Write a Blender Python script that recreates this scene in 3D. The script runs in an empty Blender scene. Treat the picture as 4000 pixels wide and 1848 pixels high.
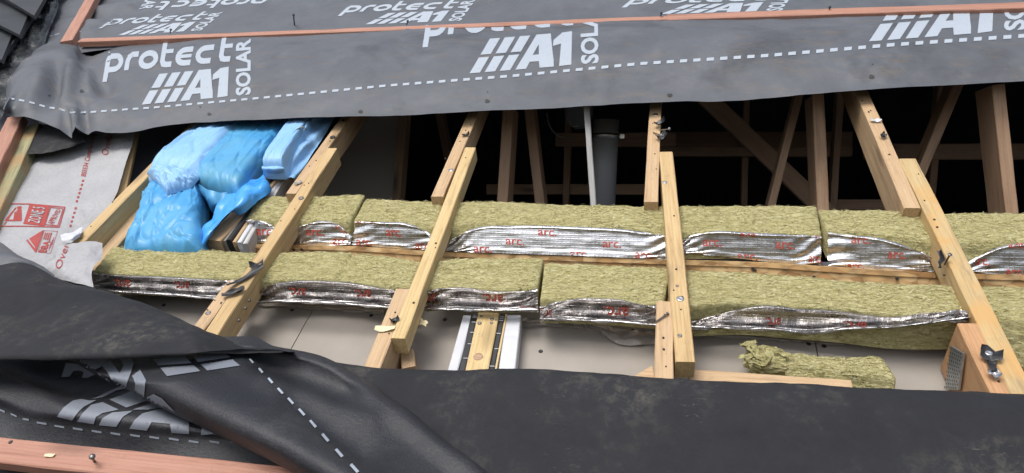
import bpy, bmesh, math, random
import numpy as np
from mathutils import Vector, Matrix, noise

random.seed(7)
SC = bpy.context.scene
COL = SC.collection
rad = math.radians

# ------------------------------------------------------------------ camera, sky, sun, exposure
PITCH = rad(36)                       # roof pitch
HC = 1.1                              # camera height above the rafter plane (along its normal)
FPX = 2840.0                          # focal length in photo pixels (photo is 4000 wide)
BASE = Vector((0, 0, 5.0))
Xc = Vector((14300, -418, 2840)).normalized()
Sc = Vector((630, 2258, -2840)); Sc = (Sc - Xc * Sc.dot(Xc)).normalized()
Nc = Xc.cross(Sc)
eX = Vector((1, 0, 0)); eS = Vector((0, math.cos(PITCH), math.sin(PITCH))); eN = Vector((0, -math.sin(PITCH), math.cos(PITCH)))
Yc = Sc * math.cos(PITCH) - Nc * math.sin(PITCH)
Zc = Sc * math.sin(PITCH) + Nc * math.cos(PITCH)
ROT = Matrix((Xc, Yc, Zc))
CAMP = BASE + eN * HC
cam = bpy.data.cameras.new('camera'); co = bpy.data.objects.new('camera', cam); COL.objects.link(co)
cam.sensor_width = 36; cam.lens = 36 * FPX / 4000; cam.clip_start = 0.02; cam.clip_end = 2000
co.matrix_world = Matrix.Translation(CAMP) @ ROT.to_4x4()
SC.camera = co

W = bpy.data.worlds.new('World'); SC.world = W; W.use_nodes = True
SUN_EL, SUN_ROT = rad(58), rad(205)
nt = W.node_tree; nt.nodes.clear()
o_ = nt.nodes.new('ShaderNodeOutputWorld'); bg = nt.nodes.new('ShaderNodeBackground'); sk = nt.nodes.new('ShaderNodeTexSky')
sk.sky_type = 'NISHITA'; sk.sun_disc = False; sk.sun_elevation = SUN_EL; sk.sun_rotation = SUN_ROT
sk.air_density = 1.0; sk.dust_density = 4.0; sk.ozone_density = 1.0
hs = nt.nodes.new('ShaderNodeHueSaturation'); hs.inputs['Saturation'].default_value = 0.55
nt.links.new(sk.outputs[0], hs.inputs['Color']); nt.links.new(hs.outputs[0], bg.inputs[0]); nt.links.new(bg.outputs[0], o_.inputs[0])
bg.inputs[1].default_value = 0.13
sl = bpy.data.lights.new('sun', 'SUN'); sl.energy = 1.3; sl.angle = rad(28); sl.color = (1, .97, .92)
so = bpy.data.objects.new('sun', sl); COL.objects.link(so)
sdir = Vector((math.sin(SUN_ROT) * math.cos(SUN_EL), math.cos(SUN_ROT) * math.cos(SUN_EL), math.sin(SUN_EL)))
so.location = BASE + sdir * 30
so.rotation_euler = sdir.to_track_quat('Z', 'Y').to_euler()
vs = SC.view_settings; vs.view_transform = 'Standard'; vs.look = 'None'; vs.exposure = 0.65; vs.gamma = 1; vs.use_curve_mapping = False

# ------------------------------------------------------------------ where a photo pixel lies on a plane of the building
def ray(px, py):
    return ROT @ Vector((px - 2000, -(py - 924), -FPX))
def hit(px, py, P, n):
    d = ray(px, py)
    return CAMP + d * ((P - CAMP).dot(n) / d.dot(n))
def at(px, py, n=0.0):                # plane parallel to the roof, n above the rafters
    return hit(px, py, BASE + eN * n, eN)
def atY(px, py, Y):
    return hit(px, py, Vector((0, Y, 0)), Vector((0, 1, 0)))
def atX(px, py, X):
    return hit(px, py, Vector((X, 0, 0)), Vector((1, 0, 0)))
def R(X, S, n=0.0):
    return BASE + eX * X + eS * S + eN * n
RT = np.array(ROT.transposed())
def proj(A):
    q = (np.asarray(A) - np.array(CAMP)) @ RT.T
    return np.stack([2000 + FPX * q[..., 0] / -q[..., 2], 924 - FPX * q[..., 1] / -q[..., 2]], -1)

# ------------------------------------------------------------------ node helpers / materials
class M:
    def __init__(s, name, base=(.5, .5, .5), rough=.6, metal=0, spec=.5):
        s.m = bpy.data.materials.new(name); s.m.use_nodes = True
        s.t = s.m.node_tree; s.b = s.t.nodes['Principled BSDF']
        s.set('Base Color', (*base, 1)); s.set('Roughness', rough); s.set('Metallic', metal); s.set('Specular IOR Level', spec)
    def set(s, k, v): s.b.inputs[k].default_value = v
    def n(s, t, **k):
        x = s.t.nodes.new('ShaderNode' + t)
        for a, v in k.items(): setattr(x, a, v)
        return x
    def l(s, a, b): s.t.links.new(a, b)
    def coord(s, scale=(1, 1, 1), rnd=True, out='Object'):
        tc = s.n('TexCoord'); mp = s.n('Mapping'); mp.inputs['Scale'].default_value = scale
        if rnd:
            oi = s.n('ObjectInfo'); ad = s.n('VectorMath', operation='ADD'); mu = s.n('VectorMath', operation='SCALE')
            cb = s.n('CombineXYZ'); s.l(oi.outputs['Random'], cb.inputs[0]); s.l(oi.outputs['Random'], cb.inputs[1]); s.l(oi.outputs['Random'], cb.inputs[2])
            s.l(cb.outputs[0], mu.inputs[0]); mu.inputs['Scale'].default_value = 37.0
            s.l(tc.outputs[out], ad.inputs[0]); s.l(mu.outputs[0], ad.inputs[1]); s.l(ad.outputs[0], mp.inputs[0])
        else: s.l(tc.outputs[out], mp.inputs[0])
        return mp.outputs[0]
    def noise(s, vec, scale, detail=4, rough=.6, dist=0):
        x = s.n('TexNoise'); x.inputs['Scale'].default_value = scale; x.inputs['Detail'].default_value = detail
        x.inputs['Roughness'].default_value = rough; x.inputs['Distortion'].default_value = dist
        s.l(vec, x.inputs['Vector']); return x.outputs['Fac']
    def ramp(s, fac, stops, interp='LINEAR'):
        x = s.n('ValToRGB'); x.color_ramp.interpolation = interp; e = x.color_ramp.elements
        while len(e) < len(stops): e.new(.5)
        for i, (p, c) in enumerate(stops):
            e[i].position = p; e[i].color = (*c, 1) if len(c) == 3 else c
        s.l(fac, x.inputs[0]); return x.outputs[0]
    def mix(s, fac, a, b, mode='MIX'):
        x = s.n('Mix', data_type='RGBA', blend_type=mode)
        for i, v in ((0, fac), (6, a), (7, b)):
            if hasattr(v, 'is_linked') or hasattr(v, 'node'): s.l(v, x.inputs[i])
            elif i == 0: x.inputs[0].default_value = v
            else: x.inputs[i].default_value = (*v, 1)
        return x.outputs[2]
    def math(s, op, a, b=0.0):
        x = s.n('Math', operation=op)
        for i, v in ((0, a), (1, b)):
            if hasattr(v, 'node'): s.l(v, x.inputs[i])
            else: x.inputs[i].default_value = v
        return x.outputs[0]
    def bump(s, h, strength, dist=.01, prev=None):
        x = s.n('Bump'); x.inputs['Strength'].default_value = strength; x.inputs['Distance'].default_value = dist
        s.l(h, x.inputs['Height'])
        if prev is not None: s.l(prev, x.inputs['Normal'])
        return x.outputs[0]
    def col(s, c): s.l(c, s.b.inputs['Base Color'])
    def nor(s, c): s.l(c, s.b.inputs['Normal'])
    def rgh(s, c): s.l(c, s.b.inputs['Roughness'])

BW = lambda v: (v, v, v)
def wood(name, light, mid, dark, rough=.62, knot=.75, weather=None):
    m = M(name, mid, rough)
    v = m.coord((1.2, 22, 22)); v1 = m.coord((.6, 6, 6)); v0 = m.coord((1, 1, 1))
    g = m.noise(v, 5, 5, .65, .6)
    c = m.ramp(g, [(.28, dark), (.46, mid), (.7, light)])
    wv = m.n('TexWave', wave_type='BANDS', bands_direction='Y', wave_profile='SAW')
    wv.inputs['Scale'].default_value = 2.6; wv.inputs['Distortion'].default_value = 5; wv.inputs['Detail'].default_value = 2; wv.inputs['Detail Scale'].default_value = .6
    m.l(m.coord((.35, 16, 16)), wv.inputs['Vector'])
    rings = m.ramp(wv.outputs['Fac'], [(.0, BW(1)), (.75, BW(.93)), (.93, BW(.74)), (1, BW(.97))])
    c = m.mix(.75, c, rings, 'MULTIPLY')
    b = m.noise(v1, 3, 3); c = m.mix(m.math('MULTIPLY', b, .55), c, dark)
    vo = m.n('TexVoronoi', feature='F1'); vo.inputs['Scale'].default_value = 1.0; m.l(m.coord((3.2, 13, 13)), vo.inputs['Vector'])
    k = m.ramp(vo.outputs['Distance'], [(.07, BW(1)), (.24, BW(0))])
    c = m.mix(m.math('MULTIPLY', k, knot), c, tuple(x * .35 for x in dark))
    dirt = m.ramp(m.noise(v0, 55, 5, .7), [(.60, BW(0)), (.78, BW(1))])
    c = m.mix(m.math('MULTIPLY', dirt, .35), c, (.07, .05, .035))
    st = m.ramp(m.noise(m.coord((.5, 1.6, 1.6)), 14, 5, .75, .8), [(.56, BW(0)), (.70, BW(1))]); c = m.mix(m.math('MULTIPLY', st, .38), c, (.16, .12, .085))
    if weather is not None:
        wz = m.ramp(m.noise(v0, 9, 3), [(.45, BW(0)), (.6, BW(1))]); c = m.mix(m.math('MULTIPLY', wz, .75), c, weather)
    m.col(c); m.nor(m.bump(g, .35, .004))
    return m.m
MAT = {}
MAT['pine'] = wood('pale_pine', (.66, .52, .28), (.58, .43, .21), (.40, .27, .11))
MAT['pine_gold'] = wood('gold_pine', (.60, .45, .235), (.52, .37, .18), (.36, .23, .10))
MAT['fir'] = wood('pink_fir', (.58, .425, .26), (.50, .345, .195), (.34, .215, .11))
MAT['orange'] = wood('orange_timber', (.54, .32, .165), (.46, .26, .125), (.35, .18, .085), knot=.2)
MAT['batten'] = wood('red_batten', (.46, .25, .18), (.39, .195, .135), (.27, .12, .08), knot=.5)
MAT['green'] = wood('treated_timber', (.40, .38, .22), (.31, .30, .16), (.19, .16, .08), weather=(.33, .20, .09))
MAT['roofwood'] = wood('attic_timber', (.46, .31, .20), (.39, .25, .155), (.26, .16, .095))
MAT['pale'] = wood('weathered_pine', (.60, .48, .26), (.50, .37, .18), (.33, .22, .10), weather=(.50, .29, .10))

def membrane(name, base, dust, rough, weave=0, dusty=.35, rust=0, bumpy=.25, spec=.45, soot=.0):
    m = M(name, base, rough, spec=spec)
    v = m.coord(rnd=False)
    a = m.noise(v, 4, 6, .65); b = m.noise(v, 40, 6, .75, .4); f = m.noise(v, 300, 3, .7)
    c = m.mix(m.ramp(a, [(.3, BW(0)), (.75, BW(1))]), tuple(x * .82 for x in base), tuple(x * 1.2 for x in base))
    sc = m.math('MULTIPLY', m.ramp(a, [(.48, BW(0)), (.7, BW(1))]), m.ramp(b, [(.45, BW(0)), (.75, BW(1))]))
    c = m.mix(m.math('MULTIPLY', sc, dusty), c, dust)
    vs_ = m.noise(m.coord((.7, 3, 3), rnd=False), 60, 5, .8, 1.5)
    st = m.math('MULTIPLY', m.ramp(vs_, [(.60, BW(0)), (.68, BW(1))]), m.ramp(m.noise(v, 5, 3), [(.50, BW(0)), (.60, BW(1))]))
    c = m.mix(m.math('MULTIPLY', st, dusty * .9), c, dust)
    so_ = m.math('MULTIPLY', m.ramp(m.noise(v, 3.2, 5, .62, .6), [(.50, BW(0)), (.66, BW(1))]), m.ramp(m.noise(v, 26, 5, .8), [(.3, BW(.35)), (.6, BW(1))])); c = m.mix(m.math('MULTIPLY', so_, soot), c, tuple(x * .45 for x in base))
    if rust:
        rs = m.math('MULTIPLY', m.ramp(m.noise(m.coord((1.2, 4, 4), rnd=False), 6, 5, .7), [(.56, BW(0)), (.72, BW(1))]), rust)
        c = m.mix(rs, c, (.16, .11, .06))
    m.col(c)
    nb = m.bump(m.noise(v, 22, 4, .6, .5), bumpy, .006)
    if weave:
        nb = m.bump(m.noise(v, 170, 4, .75), weave, .003, nb)
    else: nb = m.bump(f, .25, .001, nb)
    m.nor(nb)
    m.rgh(m.ramp(b, [(.2, BW(rough - .08)), (.8, BW(rough + .12))]))
    return m.m
MAT['mem'] = membrane('grey_membrane', (.086, .094, .108), (.20, .19, .175), .52, 0, .45, .4, .18, .45, .75)
MAT['mem_up'] = membrane('grey_membrane_upper', (.086, .094, .108), (.18, .18, .175), .5, 0, .35, 0, .12, .45, .4)
MAT['mem_back'] = membrane('dull_membrane_back', (.0195, .0205, .024), (.13, .122, .10), .78, 0, .85, 0, .12, .22)
MAT['mem_sheen'] = membrane('woven_membrane_face', (.019, .0205, .025), (.11, .108, .10), .46, .55, .4, 0, .04, .42)
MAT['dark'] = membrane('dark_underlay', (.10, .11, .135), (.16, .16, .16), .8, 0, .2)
MAT['flash'] = membrane('wet_flashing', (.028, .032, .034), (.12, .14, .14), .27, 0, .55, 0, 1.0)
def printmat(name, c, holes=.35):
    m = M(name, c, .6)
    v = m.coord(rnd=False)
    w = m.ramp(m.noise(v, 120, 5, .75, .5), [(.56, BW(0)), (.72, BW(1))]); w = m.math('MULTIPLY', w, m.ramp(m.noise(v, 18, 3), [(.4, BW(0)), (.6, BW(1))]))
    m.col(m.mix(m.math('MULTIPLY', w, holes), c, tuple(x * .35 for x in c)))
    return m.m
MAT['print'] = printmat('pale_print', (.34, .385, .44), .75)
MAT['print_dim'] = printmat('worn_print', (.17, .19, .225), .95)
MAT['red'] = printmat('red_print', (.30, .035, .03), .5)
MAT['redarc'] = printmat('foil_print', (.42, .07, .045), .6)
def breather():
    m = M('breather_membrane', (.33, .335, .35), .6)
    v = m.coord(rnd=False)
    c = m.ramp(m.noise(v, 6, 6, .65), [(.3, (.29, .295, .315)), (.7, (.37, .375, .385))])
    c = m.mix(m.ramp(m.noise(v, 140, 3, .7), [(.4, BW(0)), (.7, BW(.5))]), c, (.24, .235, .24)); m.col(c)
    m.nor(m.bump(m.noise(v, 16, 5, .6, .7), .45, .01)); return m.m
MAT['breather'] = breather()
def wool():
    m = M('mineral_wool', (.5, .45, .2), .98, spec=.03)
    v = m.coord((.42, 1.5, 1.5)); v1 = m.coord(); v2 = m.coord((.4, 1.6, 1.6))
    a = m.noise(v, 62, 6, .72, 1.8); b = m.noise(v1, 8, 4); f = m.noise(v2, 210, 4, .8, 2.0); g = m.noise(v1, 26, 5, .75, .8)
    c = m.ramp(a, [(.33, (.12, .10, .04)), (.42, (.36, .325, .145)), (.54, (.49, .45, .235)), (.70, (.66, .62, .39))])
    c = m.mix(m.math('MULTIPLY', m.ramp(b, [(.35, BW(0)), (.7, BW(1))]), .35), c, (.42, .38, .175))
    c = m.mix(m.ramp(g, [(.60, BW(0)), (.70, BW(.5))]), c, (.36, .32, .14))
    c = m.mix(m.ramp(f, [(.56, BW(0)), (.70, BW(.6))]), c , (.74, .70, .44))
    c = m.mix(m.ramp(f, [(.28, BW(.6)), (.40, BW(0))]), c, (.19, .16, .06))
    m.col(c); nb = m.bump(g, .4, .009); nb = m.bump(a, .8, .008, nb); m.nor(m.bump(f, .6, .004, nb)); return m.m
MAT['wool'] = wool()
def fibre():
    m = M('wool_fibre', (.6, .55, .3), .9, spec=.05)
    c = m.ramp(m.noise(m.coord(), 170, 3, .6), [(.34, (.20, .17, .07)), (.44, (.33, .295, .13)), (.54, (.45, .41, .21)), (.66, (.62, .58, .37))]); m.col(c); return m.m
MAT['fibre'] = fibre()
def foil(name, base, rough):
    m = M(name, base, rough, 1.0)
    v = m.coord(); vx = m.coord((3.5, 1, 1)); vl = m.coord((.25, 1, 1))
    cr = m.noise(vl, 26, 3, .5, .4)
    ri = m.noise(m.coord((.10, 1, 1)), 95, 4, .65)
    nb = m.bump(cr, .30, .006); nb = m.bump(ri, .42, .003, nb)
    tc = m.n('TexCoord')
    wx = m.n('TexWave', wave_type='BANDS', bands_direction='X'); wx.inputs['Scale'].default_value = 30; wx.inputs['Distortion'].default_value = .5
    wz = m.n('TexWave', wave_type='BANDS', bands_direction='Z'); wz.inputs['Scale'].default_value = 30; wz.inputs['Distortion'].default_value = .5
    m.l(v, wx.inputs['Vector']); m.l(v, wz.inputs['Vector'])
    s = m.math('MAXIMUM', m.ramp(wx.outputs['Fac'], [(.8, BW(0)), (1, BW(1))]), m.ramp(wz.outputs['Fac'], [(.8, BW(0)), (1, BW(1))]))
    nb = m.bump(s, .26, .0014, nb); m.nor(nb)
    m.rgh(m.ramp(m.noise(v, 50, 3), [(.3, BW(rough - .08)), (.7, BW(rough + .14))]))
    m.col(m.mix(m.ramp(m.noise(v, 30, 5, .7), [(.5, BW(0)), (.75, BW(.6))]), base, tuple(x * .6 for x in base)))
    return m.m
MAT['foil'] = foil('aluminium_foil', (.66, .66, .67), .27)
MAT['foil_dark_refl'] = foil('dark_reflection_foil', (.40, .38, .37), .24)  # same foil, lower row: its dark reflection is put into the base colour
def osb():
    m = M('osb_board', (.45, .28, .12), .7)
    v = m.coord((14, 30, 30)); vo = m.n('TexVoronoi', feature='F1'); vo.inputs['Scale'].default_value = 2.2; m.l(v, vo.inputs['Vector'])
    sep = m.n('SeparateColor'); m.l(vo.outputs['Color'], sep.inputs[0])
    c = m.ramp(sep.outputs[0], [(0, (.30, .16, .06)), (.35, (.46, .27, .11)), (.7, (.56, .36, .16)), (1, (.62, .43, .22))])
    ed = m.ramp(vo.outputs['Distance'], [(.35, BW(1)), (.75, BW(.5))]); m.col(m.mix(.7, c, ed, 'MULTIPLY'))
    m.nor(m.bump(sep.outputs[1], .5, .003)); return m.m
MAT['osb'] = osb()
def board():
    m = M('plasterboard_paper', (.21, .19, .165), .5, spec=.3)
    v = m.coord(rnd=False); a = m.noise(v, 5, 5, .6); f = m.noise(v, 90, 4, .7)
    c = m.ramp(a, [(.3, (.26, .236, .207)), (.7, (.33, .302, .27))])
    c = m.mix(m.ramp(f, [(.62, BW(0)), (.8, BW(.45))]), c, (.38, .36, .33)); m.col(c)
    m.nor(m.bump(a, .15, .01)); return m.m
MAT['board'] = board(); MAT['ivory'] = M('ivory_board_paper', (.55, .50, .43), .7).m
def plastic(name, a, b, rough=.4, tint=None):
    m = M(name, a, rough, spec=.42)
    v = m.coord(); c = m.ramp(m.noise(v, 7, 5, .6), [(.3, a), (.7, b)])
    if tint: c = m.mix(m.ramp(m.noise(v, 4.5, 3, .5, 1), [(.48, BW(0)), (.7, BW(.6))]), c, tint)
    c = m.mix(m.ramp(m.noise(m.coord((1, .4, 1)), 38, 5, .7, .8), [(.60, BW(0)), (.80, BW(.2))]), c, tuple(min(1, x * 1.2 + .07) for x in b)); m.col(c)
    di = m.n('TexNoise'); di.inputs['Scale'].default_value = 5; m.l(v, di.inputs['Vector'])
    ad = m.n('VectorMath', operation='ADD'); sc_ = m.n('VectorMath', operation='SCALE'); sc_.inputs['Scale'].default_value = .22; m.l(di.outputs['Color'], sc_.inputs[0])
    m.l(m.coord((1, .5, 1)), ad.inputs[0]); m.l(sc_.outputs[0], ad.inputs[1])
    v1 = m.n('TexVoronoi', feature='F1'); v1.inputs['Scale'].default_value = 13; m.l(ad.outputs[0], v1.inputs['Vector'])
    v3 = m.n('TexVoronoi', feature='F1'); v3.inputs['Scale'].default_value = 37; m.l(ad.outputs[0], v3.inputs['Vector'])
    nb = m.bump(v1.outputs['Distance'], .16, .02); nb = m.bump(v3.outputs['Distance'], .10, .006, nb)
    for sc2, st2, ds2 in (((1, .25, 1), 5, .014), ((.4, 1, 1), 6, .008)):
        cs_ = m.math('ABSOLUTE', m.math('SUBTRACT', m.noise(m.coord(sc2), st2, 2, .5, .5), .5)); cs_ = m.math('MINIMUM', m.math('MULTIPLY', cs_, 11.0), 1.0)
        nb = m.bump(cs_, .22, ds2, nb)
    m.nor(nb)
    return m.m
MAT['blue'] = plastic('sky_blue_plastic', (.045, .25, .52), (.085, .33, .60), .40, (.13, .34, .42))
MAT['pblue'] = plastic('pale_blue_plastic', (.19, .40, .66), (.27, .48, .75), .45)
MAT['tblue'] = plastic('bright_blue_plastic', (.035, .25, .66), (.08, .36, .80), .24)
MAT['cblue'] = plastic('milky_plastic', (.25, .40, .48), (.38, .50, .56), .2)
MAT['white'] = plastic('white_plastic', (.46, .475, .51), (.58, .59, .62), .5)
MAT['paper'] = plastic('torn_paper', (.50, .47, .43), (.62, .6, .56), .4)
MAT['film'] = plastic('grey_film', (.23, .21, .185), (.28, .26, .235), .35)
MAT['black'] = M('black_strip', (.02, .021, .024), .5).m
MAT['nail'] = M('nail_steel', (.22, .21, .2), .42, .9).m
MAT['bright'] = M('bright_steel', (.55, .55, .55), .3, 1).m
MAT['hole'] = M('screw_black', (.018, .018, .018), .6).m
MAT['tape'] = membrane('black_tape_scrap', (.014, .015, .017), (.12, .12, .12), .42, 0, .3)
MAT['cream'] = M('cream_wood_chip', (.62, .55, .36), .7).m
MAT['grey'] = membrane('grey_mortar', (.20, .19, .175), (.38, .36, .32), .85, 0, .7, 0, 1.2)
def slate():
    m = M('slate_tile', (.085, .095, .105), .65, spec=.25)
    v = m.coord(); m.col(m.ramp(m.noise(v, 5, 5), [(.3, (.032, .037, .043)), (.7, (.048, .054, .06))])); m.nor(m.bump(m.noise(v, 60, 4), .15, .004)); return m.m
MAT['slate'] = slate()
MAT['pipe'] = M('grey_pipe', (.24, .25, .26), .5).m
MAT['greyw'] = wood('grey_lath', (.60, .60, .58), (.48, .48, .47), (.3, .3, .3))
def galv():
    m = M('galvanised_plate', (.42, .44, .44), .4, .85); v = m.coord()
    m.col(m.ramp(m.noise(v, 40, 3), [(.3, (.34, .36, .36)), (.7, (.5, .52, .52))])); return m.m
MAT['galv'] = galv()
MAT['ground'] = membrane('ground_soil', (.07, .065, .055), (.14, .13, .11), .9, 0, .5)
MAT['ink'] = M('dark_ink', (.06, .04, .03), .7).m
MAT['pencil'] = M('red_pencil', (.36, .07, .04), .7).m

# ------------------------------------------------------------------ object helpers
def link(o, parent=None):
    COL.objects.link(o)
    if parent is not None:
        o.parent = parent; o.matrix_parent_inverse = parent.matrix_basis.inverted()
    return o
def tag(o, label=None, cat=None, group=None, kind=None):
    for k, v in (('label', label), ('category', cat), ('group', group), ('kind', kind)):
        if v: o[k] = v
    return o
def empty(name, loc, label, cat, group=None):
    o = bpy.data.objects.new(name, None); o.empty_display_size = .05
    o.matrix_basis = Matrix.Translation(loc); link(o)
    return tag(o, label, cat, group)
def mk(name, verts, faces, mat, parent=None, smooth=True, basis=None):
    me = bpy.data.meshes.new(name)
    V = np.array([tuple(v) for v in verts], dtype=float)
    if basis is None:
        c = Vector(V.mean(0)); V = V - np.array(c); basis = Matrix.Translation(c)
    me.from_pydata(V.tolist(), [], faces); me.update()
    if smooth: me.polygons.foreach_set('use_smooth', [True] * len(me.polygons))
    me.materials.append(MAT[mat])
    o = bpy.data.objects.new(name, me); o.matrix_basis = basis
    return link(o, parent)

def beam(name, A, B, up, w, d, mat, parent=None, off=0.0, wob=.0012, ch=.0022, taper=None):
    """timber from A to B; A-B is the centre line of its upper face, 'up' the way that face looks"""
    x = (B - A); L = x.length; x.normalize(); z = (up - x * up.dot(x)).normalized(); y = z.cross(x)
    basis = Matrix((x, y, z)).transposed().to_4x4(); basis.translation = A
    ns = max(2, int(L / .05)); vs_, fs = [], []
    sd = random.random() * 50
    hw = w / 2; c = min(ch, w * .2, d * .2)
    prof = [(-hw + c, 0), (hw - c, 0), (hw, -c), (hw, -d + c), (hw - c, -d), (-hw + c, -d), (-hw, -d + c), (-hw, -c)]
    for i in range(ns + 1):
        t = L * i / ns
        for j, (py, pz) in enumerate(prof):
            k = noise.noise(Vector((t * 9, j * 1.7 + sd, sd))) * wob
            k2 = noise.noise(Vector((t * 2.2, sd + 9, sd))) * wob * 1.6
            vs_.append((t + (noise.noise(Vector((j * 3.1, sd, i))) * .0015 if i in (0, ns) else 0), py + k + k2 + off, pz + k))
    for i in range(ns):
        for j in range(8):
            a = i * 8 + j; b = i * 8 + (j + 1) % 8
            fs.append((a, a + 8, b + 8, b))
    fs.append(tuple(range(8))); fs.append(tuple(reversed(range(ns * 8, ns * 8 + 8))))
    return mk(name, vs_, fs, mat, parent, False, basis)
def slope_beam(name, pa, pb, n, w, d, mat, parent=None, ext=(0, 0)):
    """timber lying up the slope; pa, pb = pixels of its left upper edge, far and near end"""
    A, B = at(*pa, n), at(*pb, n); x = (B - A).normalized()
    side = x.cross(eN).normalized()
    if side.x < 0: side = -side
    A = A - x * ext[0] + side * w / 2; B = B + x * ext[1] + side * w / 2
    return beam(name, A, B, eN, w, d, mat, parent)
def box(name, c, sx, sy, sz, mat, parent=None, rot=None):
    bm = bmesh.new(); bmesh.ops.create_cube(bm, size=1)
    bmesh.ops.scale(bm, vec=(sx, sy, sz), verts=bm.verts)
    bmesh.ops.bevel(bm, geom=bm.edges[:], offset=min(sx, sy, sz) * .12, segments=1, affect='EDGES')
    me = bpy.data.meshes.new(name); bm.to_mesh(me); bm.free(); me.materials.append(MAT[mat])
    o = bpy.data.objects.new(name, me); mt = (rot or Matrix.Identity(3)).to_4x4(); mt.translation = c; o.matrix_basis = mt
    return link(o, parent)

def herm(P, m):
    P = np.array(P, float)
    if len(P) == 1: return np.repeat(P, m, 0)
    d = np.linalg.norm(np.diff(P[:, :2], axis=0), axis=1) + 1e-6
    t = np.concatenate([[0], np.cumsum(d)])
    sl_ = np.diff(P, axis=0) / d[:, None]
    T = np.zeros_like(P); T[0] = sl_[0]; T[-1] = sl_[-1]
    for i in range(1, len(P) - 1): T[i] = (sl_[i - 1] * d[i] + sl_[i] * d[i - 1]) / (d[i - 1] + d[i])
    q = np.linspace(0, t[-1], m); idx = np.clip(np.searchsorted(t, q, 'right') - 1, 0, len(P) - 2)
    h = d[idx][:, None]; s = ((q - t[idx]) / d[idx])[:, None]
    return (2 * s**3 - 3 * s**2 + 1) * P[idx] + (s**3 - 2 * s**2 + s) * h * T[idx] + (-2 * s**3 + 3 * s**2) * P[idx + 1] + (s**3 - s**2) * h * T[idx + 1]

class Surf:
    """a sheet lofted through rows of (pixel x, pixel y, height); the heights are metres above the plane it lies on"""
    def __init__(s, rows, m, k, unp=at, disp=None, pre=None):
        Rw = np.array([herm(r, m) for r in rows])            # rows x m x 3
        n = len(rows)
        if n > 1:
            tt = np.linspace(0, n - 1, k)
            idx = np.clip(tt.astype(int), 0, n - 2); f = (tt - idx)[:, None, None]
            T = np.zeros_like(Rw); T[0] = Rw[1] - Rw[0]; T[-1] = Rw[-1] - Rw[-2]
            for i in range(1, n - 1): T[i] = (Rw[i + 1] - Rw[i - 1]) / 2
            P = (2 * f**3 - 3 * f**2 + 1) * Rw[idx] + (f**3 - 2 * f**2 + f) * T[idx] + (-2 * f**3 + 3 * f**2) * Rw[idx + 1] + (f**3 - f**2) * T[idx + 1]
        else: P = Rw
        if pre is not None: P = pre(P)
        G = np.array([[tuple(unp(*p)) for p in row] for row in P])
        s.G = G; s.normals()
        if disp is not None:
            K = np.array([[disp(Vector(G[i, j]), j / (m - 1), i / (len(G) - 1), P[i, j]) for j in range(m)] for i in range(len(G))])
            s.G = G + s.N * K[..., None]; s.normals()
        s.px = proj(s.G); s.k, s.m = s.G.shape[:2]
    def normals(s):
        du = np.gradient(s.G, axis=1); dv = np.gradient(s.G, axis=0)
        N = np.cross(du, dv); N /= np.linalg.norm(N, axis=-1, keepdims=True) + 1e-12
        v = np.array(CAMP) - s.G
        s.flip = (N * v).sum(-1).mean() < 0
        s.N = -N if s.flip else N
    def mesh(s, name, mat, parent=None):
        k, m = s.G.shape[:2]
        fs = []
        for i in range(k - 1):
            for j in range(m - 1):
                a = i * m + j; q = (a, a + 1, a + m + 1, a + m)
                fs.append(q[::-1] if s.flip else q)
        return mk(name, s.G.reshape(-1, 3), fs, mat, parent)
    def locate(s, x, y):
        d = (s.px[..., 0] - x)**2 + (s.px[..., 1] - y)**2
        i, j = np.unravel_index(np.argmin(d), d.shape); v, u = float(i), float(j)
        for _ in range(5):
            p, a, b = s.ev(s.px, v, u)
            A = np.array([[b[0], a[0]], [b[1], a[1]]])
            try: dl = np.linalg.solve(A, np.array([x - p[0], y - p[1]]))
            except np.linalg.LinAlgError: break
            dl = np.clip(dl, -2, 2); u += dl[0]; v += dl[1]
            u = min(max(u, -1.0), s.m); v = min(max(v, -1.0), s.k)
        return v, u
    def ev(s, F, v, u):
        i = int(min(max(math.floor(v), 0), s.k - 2)); j = int(min(max(math.floor(u), 0), s.m - 2)); f = v - i; g = u - j
        p = F[i, j] * (1 - f) * (1 - g) + F[i + 1, j] * f * (1 - g) + F[i, j + 1] * (1 - f) * g + F[i + 1, j + 1] * f * g
        a = (F[i + 1, j] - F[i, j]) * (1 - g) + (F[i + 1, j + 1] - F[i, j + 1]) * g
        b = (F[i, j + 1] - F[i, j]) * (1 - f) + (F[i + 1, j + 1] - F[i + 1, j]) * f
        return p, a, b
    def inside(s, v, u): return -.02 <= v <= s.k - .98 and -.02 <= u <= s.m - .98
    def pt(s, x, y, off):
        v, u = s.locate(x, y); p = s.ev(s.G, v, u)[0]; n = s.ev(s.N, v, u)[0]
        return p + n / np.linalg.norm(n) * off, s.inside(v, u)

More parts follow.
